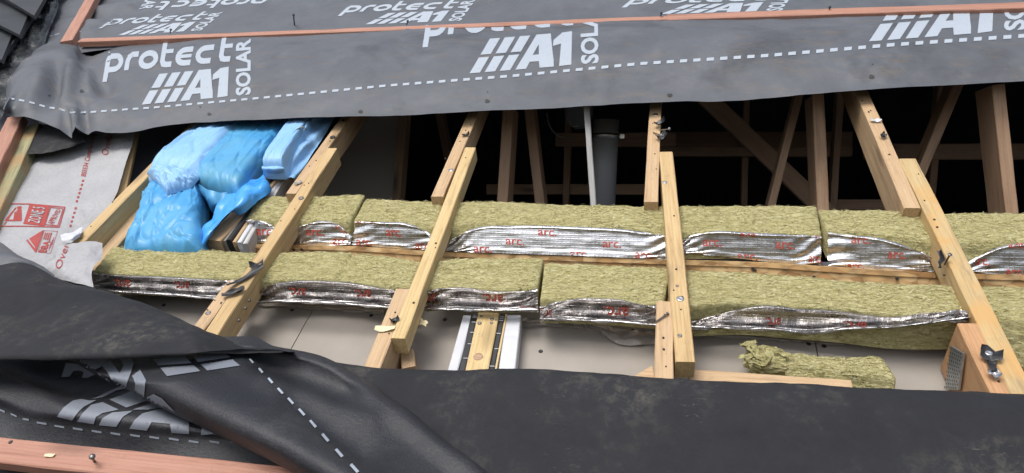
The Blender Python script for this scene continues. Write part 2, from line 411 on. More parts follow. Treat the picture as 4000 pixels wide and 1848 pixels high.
def fine(polys, step):
    """triangulate 2-D polygons and cut them up to 'step' so that they can follow a curved sheet"""
    bm = bmesh.new()
    for p in polys:
        vs_ = [bm.verts.new((a, b, 0)) for a, b in p]
        try: bm.faces.new(vs_)
        except ValueError: pass
    bmesh.ops.triangulate(bm, faces=bm.faces[:])
    for _ in range(6):
        es = [e for e in bm.edges if e.calc_length() > step]
        if not es or len(bm.faces) > 5000: break
        bmesh.ops.subdivide_edges(bm, edges=es, cuts=1)
        bmesh.ops.triangulate(bm, faces=[f for f in bm.faces if len(f.verts) > 3])
    bm.verts.index_update()
    V = [(v.co.x, v.co.y) for v in bm.verts]; Fc = [tuple(v.index for v in f.verts) for f in bm.faces]; bm.free()
    return V, Fc
def print_on(surf, polys, name, mat, parent, off=.0012, step=12):
    V, Fc = fine(polys, step)
    P = []; ok = []
    for x, y in V:
        p, i = surf.pt(x, y, off); P.append(p); ok.append(i)
    Fc = [f for f in Fc if all(ok[i] for i in f)]
    if not Fc: return None
    out = []
    for f in Fc:
        a, b, c = (np.array(P[i]) for i in f)
        nn = np.cross(b - a, c - a); out.append(f if nn.dot(np.array(CAMP) - a) > 0 else f[::-1])
    used = sorted({i for f in out for i in f}); mp = {q: i for i, q in enumerate(used)}
    o = mk(name, [P[i] for i in used], [tuple(mp[i] for i in f) for f in out], mat, parent)
    if name.startswith(('foil_', 'red_', 'knocked')): o['kind'] = 'stuff'
    return o

# ---- lettering in unit boxes (x to the right, y down)
FONT = {}
def glyphs(text, bold=.0, italic=0.0):
    key = (text, bold, italic)
    if key not in FONT:
        cu = bpy.data.curves.new('lettering', 'FONT'); cu.body = text; cu.offset = bold; cu.shear = italic; cu.resolution_u = 3
        o = bpy.data.objects.new('lettering', cu); COL.objects.link(o)
        dg = bpy.context.evaluated_depsgraph_get(); me = bpy.data.meshes.new_from_object(o.evaluated_get(dg))
        V = np.array([v.co[:2] for v in me.vertices]); lo, hi = V.min(0), V.max(0); V = (V - lo) / (hi - lo); V[:, 1] = 1 - V[:, 1]
        FONT[key] = [[tuple(V[i]) for i in p.vertices] for p in me.polygons]
        bpy.data.objects.remove(o); bpy.data.curves.remove(cu); bpy.data.meshes.remove(me)
    return FONT[key]
def place(polys, q):
    (ax, ay), (bx, by), (cx_, cy_), (dx, dy) = q        # TL TR BR BL
    f = lambda u, v: (ax * (1 - u) * (1 - v) + bx * u * (1 - v) + cx_ * u * v + dx * (1 - u) * v, ay * (1 - u) * (1 - v) + by * u * (1 - v) + cy_ * u * v + dy * (1 - u) * v)
    return [[f(u, v) for u, v in p] for p in polys]
def sub(polys, x0, y0, x1, y1): return [[(x0 + u * (x1 - x0), y0 + v * (y1 - y0)) for u, v in p] for p in polys]
def stroke(path, w, closed=False):
    P = [Vector(p) for p in path]; n = len(P); out = []; Lf, Rt = [], []
    for i in range(n):
        a = P[i - 1] if (i > 0 or closed) else None; b = P[(i + 1) % n] if (i < n - 1 or closed) else None
        d0 = (P[i] - a).normalized() if a is not None else None; d1 = (b - P[i]).normalized() if b is not None else None
        d0 = d0 or d1; d1 = d1 or d0
        n0 = Vector((-d0.y, d0.x)); n1 = Vector((-d1.y, d1.x)); mm = (n0 + n1).normalized(); s = w / 2 / max(.4, mm.dot(n0))
        Lf.append(P[i] + mm * s); Rt.append(P[i] - mm * s)
    for i in range(n if closed else n - 1):
        j = (i + 1) % n; out.append([tuple(Lf[i]), tuple(Lf[j]), tuple(Rt[j]), tuple(Rt[i])])
    return out
def word_protect():
    w = .32; a = []
    def arc(cx_, cy_, rx, ry, a0, a1, n): return [(cx_ + rx * math.cos(rad(a0 + (a1 - a0) * i / n)), cy_ + ry * math.sin(rad(a0 + (a1 - a0) * i / n))) for i in range(n + 1)]
    G = []; a += stroke([(.12, -.56), (.12, .7), (.22, .88)] + arc(.62, .5, .42, .38, 90, -90, 8) + [(.265, .12)], w); G.append(a); a = []
    a += stroke([(1.5, 0), (1.5, .5), (1.58, .76), (1.78, .88), (2.2, .88)], w); G.append(a); a = []
    a += stroke(arc(2.95, .5, .52, .38, 0, 345, 15), w, True); G.append(a); a = []
    a += stroke([(3.95, 1.45), (3.95, .35), (4.05, .17), (4.25, .12), (4.62, .12)], w); a += [[(4.1, .76), (4.62, .76), (4.62, 1.0), (4.1, 1.0)]]; G.append(a); a = []
    a += stroke([(5.95, .12)] + arc(5.5, .5, .5, .38, -90, -270, 9) + [(6.0, .88)], w); a += [[(5.15, .41), (5.95, .41), (5.95, .61), (5.15, .61)]]; G.append(a); a = []
    a += stroke([(7.35, .12)] + arc(6.9, .5, .5, .38, -90, -270, 9) + [(7.45, .88)], w); G.append(a); a = []
    a += stroke([(8.05, 1.45), (8.05, .35), (8.15, .17), (8.35, .12), (8.72, .12)], w); a += [[(8.2, .76), (8.75, .76), (8.75, 1.0), (8.2, 1.0)]]; G.append(a)
    sh = .2
    return [[[((x + sh * y + .15) / 9.1, 1 - (y + .56) / 2.01) for x, y in p] for p in g] for g in G]
def block():
    """the printed mark: a list of (piece name, polygons)"""
    o = [('printed_letter', sub(g, .01, -.035, .875, .555)) for g in word_protect()]
    for r0, r1 in ((.505, .735), (.775, 1.0)):
        for i in range(3):
            f = lambda v: .27 + (1 - v) / .5 * .118 + i * .084
            o.append(('printed_bar', [[(f(r0), r0), (f(r0) + .058, r0), (f(r1) + .058, r1), (f(r1), r1)]]))
    A = lambda x, y: (.525 + x * .215, .5 + (1 - y) * .5); a = []
    for q in ([(0, 0), (.28, 0), (.375, .2), (.115, .2)], [(.62, .2), (1, .2), (1.0, 0), (.63, 0)], [(.115, .2), (1, .2), (.98, .4), (.23, .4)],
              [(.23, .4), (.46, .4), (.62, .7), (.4, .7)], [(.62, .4), (.98, .4), (.96, .7), (.62, .7)], [(.4, .7), (.96, .7), (.94, 1), (.57, 1)]):
        a.append([A(x, y) for x, y in q])
    o.append(('printed_letter', a))
    o.append(('printed_letter', [[(.77, 1.0), (.838, .99), (.846, .49), (.79, .5)], [(.7895, .505), (.7895, .66), (.738, .69), (.742, .6)]]))
    for g in comps(glyphs('SOLAR', .035)): o.append(('printed_letter', [[(.892 + v * .1, 1.0 - u * .96) for u, v in p] for p in g]))
    return o
def comps(polys):
    """split polygons into connected pieces"""
    par = list(range(len(polys))); own = {}
    def find(i):
        while par[i] != i: i = par[i]
        return i
    for i, p in enumerate(polys):
        for x, y in p:
            k = (round(x, 4), round(y, 4))
            if k in own: par[find(i)] = find(own[k])
            else: own[k] = i
    out = {}
    for i, p in enumerate(polys): out.setdefault(find(i), []).append(p)
    return list(out.values())
def print_block(surf, quad_, parent, mat='print', off=.0014, step=14):
    for nm, pl_ in block(): print_on(surf, place(pl_, quad_), nm, mat, parent, off, step)
def print_each(surf, polys, name, mat, parent, off=.0014, step=12):
    for p in polys: print_on(surf, [p], name, mat, parent, off, step)

# ---- small hardware
def lathe(name, P, axis, prof, mat, parent, seg=10):
    z = axis.normalized(); x = z.orthogonal().normalized(); y = z.cross(x); vs_, fs = [], []
    for h, r in prof:
        for i in range(seg):
            a = 2 * math.pi * i / seg; vs_.append(P + z * h + (x * math.cos(a) + y * math.sin(a)) * r)
    for k in range(len(prof) - 1):
        for i in range(seg):
            a = k * seg + i; b = k * seg + (i + 1) % seg; fs.append((a, b, b + seg, a + seg))
    fs.append(tuple(range((len(prof) - 1) * seg, len(prof) * seg))); fs.append(tuple(reversed(range(seg))))
    return mk(name, vs_, fs, mat, parent)
def nail(P, axis, L, parent, mat='nail', r=.0017, name='nail'):
    return lathe(name, P, axis, [(-.01, r), (L - .0015, r), (L - .0012, r * 2.4), (L, r * 2.3)], mat, parent, 8)
def screw(P, nrm, parent, r=.0045, mat='hole', name='screw'):
    return lathe(name, P, nrm, [(-.002, r), (.0012, r), (.002, r * .7), (.0012, r * .4)], mat, parent, 10)
def scrap(P, nrm, L, Wd, ang, mat, parent, lift=.008, name='tape_scrap'):
    z = nrm.normalized(); x = (eX - z * eX.dot(z)).normalized(); y = z.cross(x); c, s = math.cos(ang), math.sin(ang)
    ax = x * c + y * s; ay = -x * s + y * c; vs_, fs = [], []; sd = random.random() * 90; n1, n2 = 8, 5
    for i in range(n1):
        for j in range(n2):
            u = i / (n1 - 1) - .5; v = j / (n2 - 1) - .5
            ww = Wd * (.55 + .45 * math.cos(u * 2.6) + .35 * noise.noise(Vector((u * 4, sd, 0))))
            h = .0025 + lift * (noise.noise(Vector((u * 3 + sd, v * 3, sd))) * .8 + .55 * abs(u * 2)**2 + .25 * abs(v * 2))
            vs_.append(P + ax * (u * L) + ay * (v * ww) + z * max(.002, h))
    for i in range(n1 - 1):
        for j in range(n2 - 1):
            a = i * n2 + j; fs.append((a, a + n2, a + n2 + 1, a + 1))
    return mk(name, vs_, fs, mat, parent)
def fbm(P, s, o=3): return noise.fractal(P * s, .9, 2.1, o)
def ridge(p, a, b, w):            # 1 on the line a-b (pixels), fading over w
    ax, ay = a; bx, by = b; dx, dy = bx - ax, by - ay; t = ((p[0] - ax) * dx + (p[1] - ay) * dy) / (dx * dx + dy * dy); t = min(max(t, 0), 1)
    d = math.hypot(p[0] - ax - dx * t, p[1] - ay - dy * t); return math.exp(-(d / w)**2)

# ------------------------------------------------------------------ SETTING: ground, attic shell
mk('ground', [(-60, -60, 0), (60, -60, 0), (60, 60, 0), (-60, 60, 0)], [(0, 1, 2, 3)], 'ground')['kind'] = 'structure'
RS = 4.7
ridge_y, ridge_z = RS * eS.y, 5 + RS * eS.z
def quad(name, pts, mat, parent=None): return mk(name, pts, [(0, 1, 2, 3)], mat, parent, False)
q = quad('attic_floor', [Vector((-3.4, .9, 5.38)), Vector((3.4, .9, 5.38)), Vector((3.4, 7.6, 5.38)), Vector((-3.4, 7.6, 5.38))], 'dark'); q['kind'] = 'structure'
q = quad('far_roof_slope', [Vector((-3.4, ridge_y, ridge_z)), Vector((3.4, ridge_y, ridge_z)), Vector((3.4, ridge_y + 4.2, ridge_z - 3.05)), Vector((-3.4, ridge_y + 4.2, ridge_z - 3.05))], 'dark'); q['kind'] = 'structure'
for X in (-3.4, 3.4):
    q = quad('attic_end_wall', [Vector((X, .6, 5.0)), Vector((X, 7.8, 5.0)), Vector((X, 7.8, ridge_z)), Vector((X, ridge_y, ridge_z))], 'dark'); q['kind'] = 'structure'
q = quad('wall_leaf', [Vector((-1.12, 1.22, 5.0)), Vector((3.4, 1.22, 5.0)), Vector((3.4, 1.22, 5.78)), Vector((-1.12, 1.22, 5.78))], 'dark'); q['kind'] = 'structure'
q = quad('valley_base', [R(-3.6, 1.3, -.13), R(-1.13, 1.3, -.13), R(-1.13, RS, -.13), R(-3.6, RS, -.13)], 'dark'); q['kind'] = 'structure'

# plasterboard facing of the dividing wall, seen under the lower rafters
pw = empty('plasterboard_facing', R(0, .9, -.14), 'beige plasterboard facing with black screws, below the lower row of insulation', 'plasterboard wall')
bl = [(-1.85, at(1183, 1280, -.14).x - .0012), (at(1183, 1280, -.14).x + .0012, at(3185, 1340, -.14).x - .0012), (at(3185, 1340, -.14).x + .0012, 1.75)]
for i, (x0, x1) in enumerate(bl):
    n = 12; vs_, fs = [], []
    for z_ in (0, -.0125):
        for i_ in range(n + 1):
            for s_ in (.35, .9, 1.1, 1.32): vs_.append(R(x0 + (x1 - x0) * i_ / n, s_, -.14 + z_))
    m4 = (n + 1) * 4
    for i_ in range(n):
        for j_ in range(3):
            a = i_ * 4 + j_; fs += [(a, a + 4, a + 5, a + 1), (a + m4, a + 1 + m4, a + 5 + m4, a + 4 + m4)]
    for e0 in (0, n * 4):
        for j_ in range(3): fs.append((e0 + j_, e0 + j_ + 1, e0 + j_ + 1 + m4, e0 + j_ + m4) if e0 == 0 else (e0 + j_ + 1, e0 + j_, e0 + j_ + m4, e0 + j_ + 1 + m4))
    mk('plasterboard', vs_, fs, 'board', pw, False)
for p in ((640, 1192), (1141, 1211), (1203, 1207), (1450, 1233), (1738, 1249), (2112, 1373), (2470, 1291), (2839, 1318), (3159, 1344), (3219, 1353), (3589, 1358)):
    screw(at(*p, -.14), eN, pw, .0052)
def wr(P, u, v, p): return fbm(P, 22, 4) * .006 + fbm(P, 70, 2) * .0015
for rows in ([[(2270, 1268, -.135), (2420, 1280, -.132), (2560, 1290, -.132)], [(2310, 1276, -.134), (2420, 1310, -.125), (2560, 1320, -.128)], [(2340, 1290, -.137), (2405, 1338, -.132), (2558, 1346, -.137)]],
             [[(2706, 1282, -.134), (2950, 1300, -.134), (3200, 1318, -.134)], [(2706, 1300, -.132), (2950, 1318, -.131), (3200, 1340, -.13)], [(2706, 1312, -.138), (2950, 1326, -.138), (3200, 1346, -.138)]],
             [[(3200, 1318, -.134), (3450, 1334, -.133), (3715, 1345, -.135)], [(3200, 1340, -.13), (3420, 1345, -.128), (3715, 1352, -.13)], [(3200, 1345, -.138), (3400, 1350, -.136), (3560, 1372, -.136), (3715, 1362, -.138)]],
             [[(2040, 1240, -.134), (2150, 1250, -.132), (2280, 1262, -.134)], [(2040, 1262, -.13), (2150, 1268, -.13), (2280, 1276, -.132)], [(2040, 1278, -.138), (2110, 1276, -.138), (2280, 1290, -.138)]],
             [[(1010, 1183, -.134), (1250, 1196, -.134), (1500, 1210, -.134)], [(1010, 1192, -.132), (1250, 1206, -.131), (1500, 1222, -.132)], [(1010, 1198, -.138), (1250, 1213, -.138), (1500, 1228, -.138)]]):
    Surf(rows, 40, 12, disp=wr).mesh('torn_film', 'film', pw)

# side wall of the attic, plasterboard, seen between the first two rafters
q = empty('back_plasterboard_wall', atY(1400, 800, 2.25), 'shaded beige board inside the attic behind the first two rafters', 'plasterboard wall')
F4 = [atY(1020, 380, 2.25), atY(1556, 380, 2.25), atY(1536, 860, 2.25), atY(1020, 860, 2.25)]; F4 += [p + Vector((0, .012, 0)) for p in F4]
mk('plasterboard', F4, [(3, 2, 1, 0), (4, 5, 6, 7), (0, 1, 5, 4), (1, 2, 6, 5), (2, 3, 7, 6), (3, 0, 4, 7)], 'ivory', q, False)

# ------------------------------------------------------------------ RAFTERS
G_R = 'sawn-off upper rafters over the open attic'; G_S = 'new timbers fixed along the cut rafters'; G_L = 'cut lower rafter ends'
def rafter(name, pa, pb, w, d, mat, label, cat, group, ext, n=0.0):
    return tag(slope_beam(name, pa, pb, n, w, d, mat, None, ext), label, cat, group)
r1 = rafter('rafter', (1326, 465), (1115, 756), .034, .075, 'fir', 'pink sawn-off rafter beside the blue bags, passing up under the grey sheet', 'rafter', G_R, (1.4, 0))
r2 = rafter('rafter', (1829, 438), (1682, 768), .036, .075, 'fir', 'reddish sawn-off rafter second from the left, one washer near its cut end', 'rafter', G_R, (1.4, 0))
r3 = rafter('rafter', (2540, 403), (2515, 788), .036, .075, 'fir', 'upright pink rafter with torn black tape and a nail sticking out to its right', 'rafter', G_R, (1.4, 0))
r4 = rafter('rafter', (3341, 356), (3532, 812), .037, .092, 'fir', 'pale rafter at right leaning left as it rises, wide left side showing', 'rafter', G_R, (1.4, 0))
for X in (1.19,):
    tag(beam('rafter', R(X, 1.56, -.001), R(X, RS, -.001), eN, .036, .075, 'fir'), 'rafter beyond the right-hand edge of the opening', 'rafter', G_R)
s1 = rafter('splice_timber', (1273, 579), (823, 1262), .036, .062, 'pine_gold', 'golden timber sloping furthest left across both insulation rows, dark knot near its top', 'timber', G_S, (0, .1), .001)
s2 = rafter('splice_timber', (1815, 576), (1526, 1321), .033, .046, 'pine', 'weathered pale timber with a square cut end above the plasterboard, second from the left', 'timber', G_S, (0, 0), .002)
s3 = rafter('splice_timber', (2573, 594), (2638, 1413), .038, .046, 'pine_gold', 'nearly upright golden timber with a large screw head, its square end above the black sheet', 'timber', G_S, (0, 0), .004)
s4 = rafter('splice_timber', (3512, 620), (3947, 1533), .042, .066, 'pale', 'pale timber on the right with an orange stained middle, running down out of the frame', 'timber', G_S, (0, .25), .001)
l1 = rafter('rafter_end', (888, 1097), (776, 1247), .032, .09, 'fir', 'short lower rafter end with two nail heads, left of the golden timber', 'rafter', G_L, (0, .3), .0)
l2 = rafter('rafter_end', (1545, 1128), (1422, 1430), .036, .11, 'fir', 'reddish lower rafter end carrying a cream wood chip and a tape scrap', 'rafter', G_L, (0, .3), -.001)
l3 = rafter('rafter_end', (2565, 1176), (2556, 1469), .037, .12, 'fir', 'upright lower rafter end with a bent nail lying on its face', 'rafter', G_L, (0, .3), -.001)
l4 = rafter('rafter_end', (3740, 1262), (3865, 1527), .060, .135, 'orange', 'orange lower rafter end with a metal nail plate and black tape, at right', 'rafter', G_L, (0, .3), -.001)
# fixings
screw(at(1176, 774, .002), eN, s1, .0075, 'nail'); screw(at(1341, 471), eN, r1, .004)
lathe('washer', at(1300, 538), eN, [(0, .009), (.003, .009), (.003, .006), (.001, .005)], 'hole', r1)
scrap(at(1166, 718), eN, .022, .018, .8, 'film', r1, .005, 'foil_scrap')
screw(at(892, 1109), eN, l1, .006, 'nail'); screw(at(813, 1223), eN, l1, .0065, 'nail')
scrap(at(965, 1085, .003), eN, .10, .016, .95, 'tape', s1, .01); scrap(at(915, 1148, .003), eN, .055, .02, .55, 'tape', s1, .01)
scrap(at(1005, 1040, .003), eN, .035, .02, .35, 'tape', s1, .01)
scrap(at(1820, 531), eN, .024, .014, .3, 'tape', r2); screw(at(1762, 665), eN, r2, .0075, 'bright', 'washer'); screw(at(1740, 620), eN, r2, .0025)
scrap(at(1543, 1254), eN, .02, .018, .7, 'tape', l2); scrap(at(1505, 1287), eN, .045, .018, .12, 'cream', l2, .004, 'wood_chip')
scrap(at(1952 - 305, 1270, -.05), eN, .02, .03, 1.2, 'cream', s2, .01, 'wood_chip')
screw(at(2560, 448), eN, r3, .008, 'bright', 'washer'); scrap(at(2577, 488, .006), eN, .04, .02, .65, 'tape', r3, .016)
A = at(2582, 508, .003); nail(A, (at(2622, 503, .02) - A), .035, r3, 'bright', .0022)
scrap(at(2582, 540, .004), eN, .032, .022, .5, 'tape', r3, .014); nail(at(2560, 521, .004), at(2595, 533, .012) - at(2560, 521, .004), .03, r3, 'bright', .0016)
screw(at(2597, 713, .004), eN, s3, .0065, 'bright', 'washer'); screw(at(2645, 1117, .004), eN, s3, .0035, 'nail'); screw(at(2657, 1168, .004), eN, s3, .0085, 'bright'); screw(at(2655, 1312, .004), eN, s3, .005, 'nail'); screw(at(2660, 1210, .004), eN, s3, .002)
nail(at(2575, 1248, .003), at(2607, 1226, .004) - at(2575, 1248, .003), .026, l3, 'nail', .0019); screw(at(2591, 1320), eN, l3, .0025)
scrap(at(3420, 474, .002), eN, .03, .014, -.1, 'white', r4, .006, 'foil_scrap'); scrap(at(3449, 536, .003), eN, .022, .016, .9, 'tape', r4, .012)
scrap(at(3685, 1018, .0), Vector((-1, -.3, .5)), .05, .014, 1.2, 'tape', s4, .012); nail(at(3697, 1020, .002), at(3710, 996, .02) - at(3697, 1020, .002), .02, s4, 'nail', .002)
scrap(at(3868, 1392, .004), eN, .036, .034, -.3, 'tape', l4, .012); scrap(at(3872, 1428, .004), eN, .036, .014, 1.4, 'tape', l4, .006); screw(at(3862, 1380, .009), eN, l4, .007, 'bright', 'washer')
scrap(at(3880, 1466, .004), eN, .02, .022, .2, 'foil', l4, .008, 'foil_scrap'); screw(at(3822, 1500, -.03), Vector((-1, 0, 0)), l4, .003)
print_scr = [[(3790, 1318), (3804, 1314), (3806, 1320), (3793, 1324)], [(3812, 1318), (3822, 1316), (3824, 1326), (3814, 1328)], [(3830, 1326), (3838, 1318), (3842, 1330), (3834, 1336)]]
for p in ((950, 1175), (935, 1205), (910, 1252)): screw(at(p[0] + 25, p[1], -.02), Vector((1, -.1, 0)), s1, .004, 'nail')
screw(at(3700 - 12, 1075, -.02), Vector((-1, 0, 0)), s4, .002)
for k_, (bm_, ln) in enumerate(((r1, .3), (r2, .35), (r3, .4), (r4, .4), (s1, .75), (s2, .72), (s3, .75), (s4, .75), (l1, .2), (l2, .25), (l3, .22), (l4, .22))):
    M_ = bm_.matrix_basis; rs = random.Random(k_); top = 1.4 if bm_ in (r1, r2, r3, r4) else 0
    for _ in range(4): screw(M_ @ Vector((top + rs.uniform(.04, ln), rs.uniform(-.011, .011), .0002)), M_.to_3x3() @ Vector((0, 0, 1)), bm_, rs.choice((.0016, .002, .0028)), 'hole', 'nail_hole')
# nail plate pressed into the side of the right-hand rafter end
Xl = l4.matrix_basis.translation.x - .0305
pl = [atX(*p, Xl) for p in ((3726, 1351), (3775, 1380), (3756, 1524), (3703, 1521))]
pl = [p + Vector((-.006, 0, 0)) for p in pl]
lo = pl[0] + Vector((.004, 0, 0))
vs_ = [p for p in pl] + [p + Vector((.004, 0, 0)) for p in pl]
npl = mk('nail_plate', vs_, [(3, 2, 1, 0), (4, 5, 6, 7), (0, 1, 5, 4), (1, 2, 6, 5), (2, 3, 7, 6), (3, 0, 4, 7)], 'galv', l4, False)
vs_, fs = [], []
for i in range(6):
    for j in range(11):
        u = (i + .5 + (.25 if j % 2 else -.25)) / 6; v = (j + .5) / 11
        if not .03 < u < .97: continue
        c = (pl[0] * (1 - u) + pl[1] * u) * (1 - v) + (pl[3] * (1 - u) + pl[2] * u) * v + Vector((-.0016, 0, 0))
        a = (pl[1] - pl[0]) * .035; b = (pl[3] - pl[0]) * .028; k = len(vs_)
        vs_ += [c - a - b, c + a - b * .2, c + a + b, c - a + b * .2]; fs.append((k, k + 1, k + 2, k + 3)[::-1])
mk('tooth_holes', vs_, fs, 'hole', npl, False)['kind'] = 'stuff'
# timbers at the foot of the opening
tag(beam('noggin', at(2690, 1470, -.06), at(3330, 1514, -.06), eN, .04, .05, 'fir'), 'thin pink timber strip along the top edge of the black sheet', 'timber')
V = [at(2547, 1428, -.03), at(2556, 1480, -.03), at(2462, 1478, -.03)]; V += [v - eN * .05 for v in V]
tag(mk('timber_offcut', V, [(0, 2, 1), (3, 4, 5), (0, 1, 4, 3), (1, 2, 5, 4), (2, 0, 3, 5)], 'fir', None, False), 'small triangular timber corner poking above the black sheet by the upright rafter end', 'timber')
tag(slope_beam('timber_offcut', (1562, 1372), (1568, 1440), -.07, .03, .06, 'fir'), 'short stub of timber under the square end of the weathered pale timber', 'timber')

# taped stud between the lower rafters
def strips(name, label, spec, pa_y, pb_y, n, ext, group=None):
    """run of timber and tape strips side by side; spec = (part, material, x at far y, x at near y, extra height, depth) left edges; last = end"""
    A0 = at(spec[0][2], pa_y, n)
    e = empty(name, A0, label, 'timber', group)
    for i in range(len(spec) - 1):
        nm, mt, xa, xb, dn, d = spec[i]; xa2, xb2 = spec[i + 1][2], spec[i + 1][3]
        a, b, a2, b2 = at(xa, pa_y, n), at(xb, pb_y, n), at(xa2, pa_y, n), at(xb2, pb_y, n)
        x = (b - a).normalized(); w = ((a2 - a).dot(eX) + (b2 - b).dot(eX)) / 2 - .0006
        c1 = (a + a2) / 2 + eN * dn - x * ext[0]; c2 = (b + b2) / 2 + eN * dn + x * ext[1]
        beam(nm, c1, c2, eN, w, d, mt, e, wob=.0015)
    return e
ts = strips('taped_stud', 'pine stud edged with black ruled tape and white strips, on the plasterboard in the middle', [
    ('white_strip', 'white', 1809, 1744, -.004, .04), ('black_tape', 'black', 1841, 1793, .0, .04), ('stud', 'pine', 1868, 1820, .006, .045), ('black_tape', 'black', 1953, 1907, .0, .04), ('pine_edge', 'pine', 1974, 1931, .001, .04), ('white_strip', 'white', 1980, 1943, -.003, .04), ('', '', 2030, 2022, 0, 0)], 1228, 1442, -.09, (.0, .12))
tk = []
for x0, y0, s in ((1858, 1235, 10), (1853, 1258, 10), (1847, 1298, 10), (1838, 1343, 11), (1822, 1399, 12), (1963, 1238, 11), (1961, 1245, 11), (1959, 1252, 11), (1950, 1302, 11), (1943, 1362, 11), (1925, 1430, 12), (1857, 1241, 11)):
    k = len(tk) * 4; tk.append([at(x0 - s, y0 - 1.2, -.0885), at(x0 + s * .6, y0 - .6, -.0885), at(x0 + s * .6, y0 + 1.4, -.0885), at(x0 - s, y0 + .8, -.0885)])
mk('ruled_marks', [p for t in tk for p in t], [(4 * i, 4 * i + 3, 4 * i + 2, 4 * i + 1) for i in range(len(tk))], 'white', ts, False)['kind'] = 'stuff'
for p, r in (((1873, 1263), .005), ((1922, 1247), .005), ((1938, 1250), .003), ((1920, 1262), .004), ((1880, 1236), .003)): screw(at(*p, -.084), eN, ts, r, 'nail')
lathe('knot', at(1868, 1394, -.084), eN, [(-.002, .012), (.0008, .011), (.0012, .006), (.0004, .004)], 'roofwood', ts)

# strips under the blue bags
strips('strapped_timber', 'knotty timber with black and white strips beside it, sawn end by the upper batts', [
    ('split_edge', 'roofwood', 889, 784, -.006, .05), ('timber', 'fir', 896, 792, 0, .055), ('white_strip', 'film', 948, 866, -.003, .05), ('black_strip', 'black', 958, 880, .001, .052), ('pink_strip', 'fir', 974, 902, -.006, .05), ('white_strip', 'white', 986, 918, -.008, .05), ('grey_strip', 'greyw', 1002, 940, -.012, .05), ('', '', 1020, 962, 0, 0)], 833, 938, -.03, (.26, 0))
strips('edge_timber', 'grey mortar, thin batten and black strip running up beside the left rafter', [
    ('mortar_strip', 'grey', 500, 355, -.02, .05), ('thin_batten', 'pine', 527, 388, 0, .05), ('black_strip', 'black', 534, 396, .001, .05), ('wide_batten', 'fir', 548, 418, .002, .05), ('', '', 600, 468, 0, 0)], 803, 952, -.055, (.5, .12))
rp = tag(slope_beam('rafter', (565, 662), (275, 952), .0, .036, .062, 'pine_gold', None, (.5, .05)), 'straw coloured rafter at left between the grey membrane and the blue bags', 'rafter')
for p in ((356, 885), (318, 933), (440, 790)): screw(at(*p), eN, rp, .002)
tag(beam('timber_upright', at(527, 500, -.03), at(468, 765, -.03), Vector((.5, -.6, .6)), .03, .05, 'pine_gold'), 'tapering pale timber behind the right edge of the grey printed membrane', 'timber')

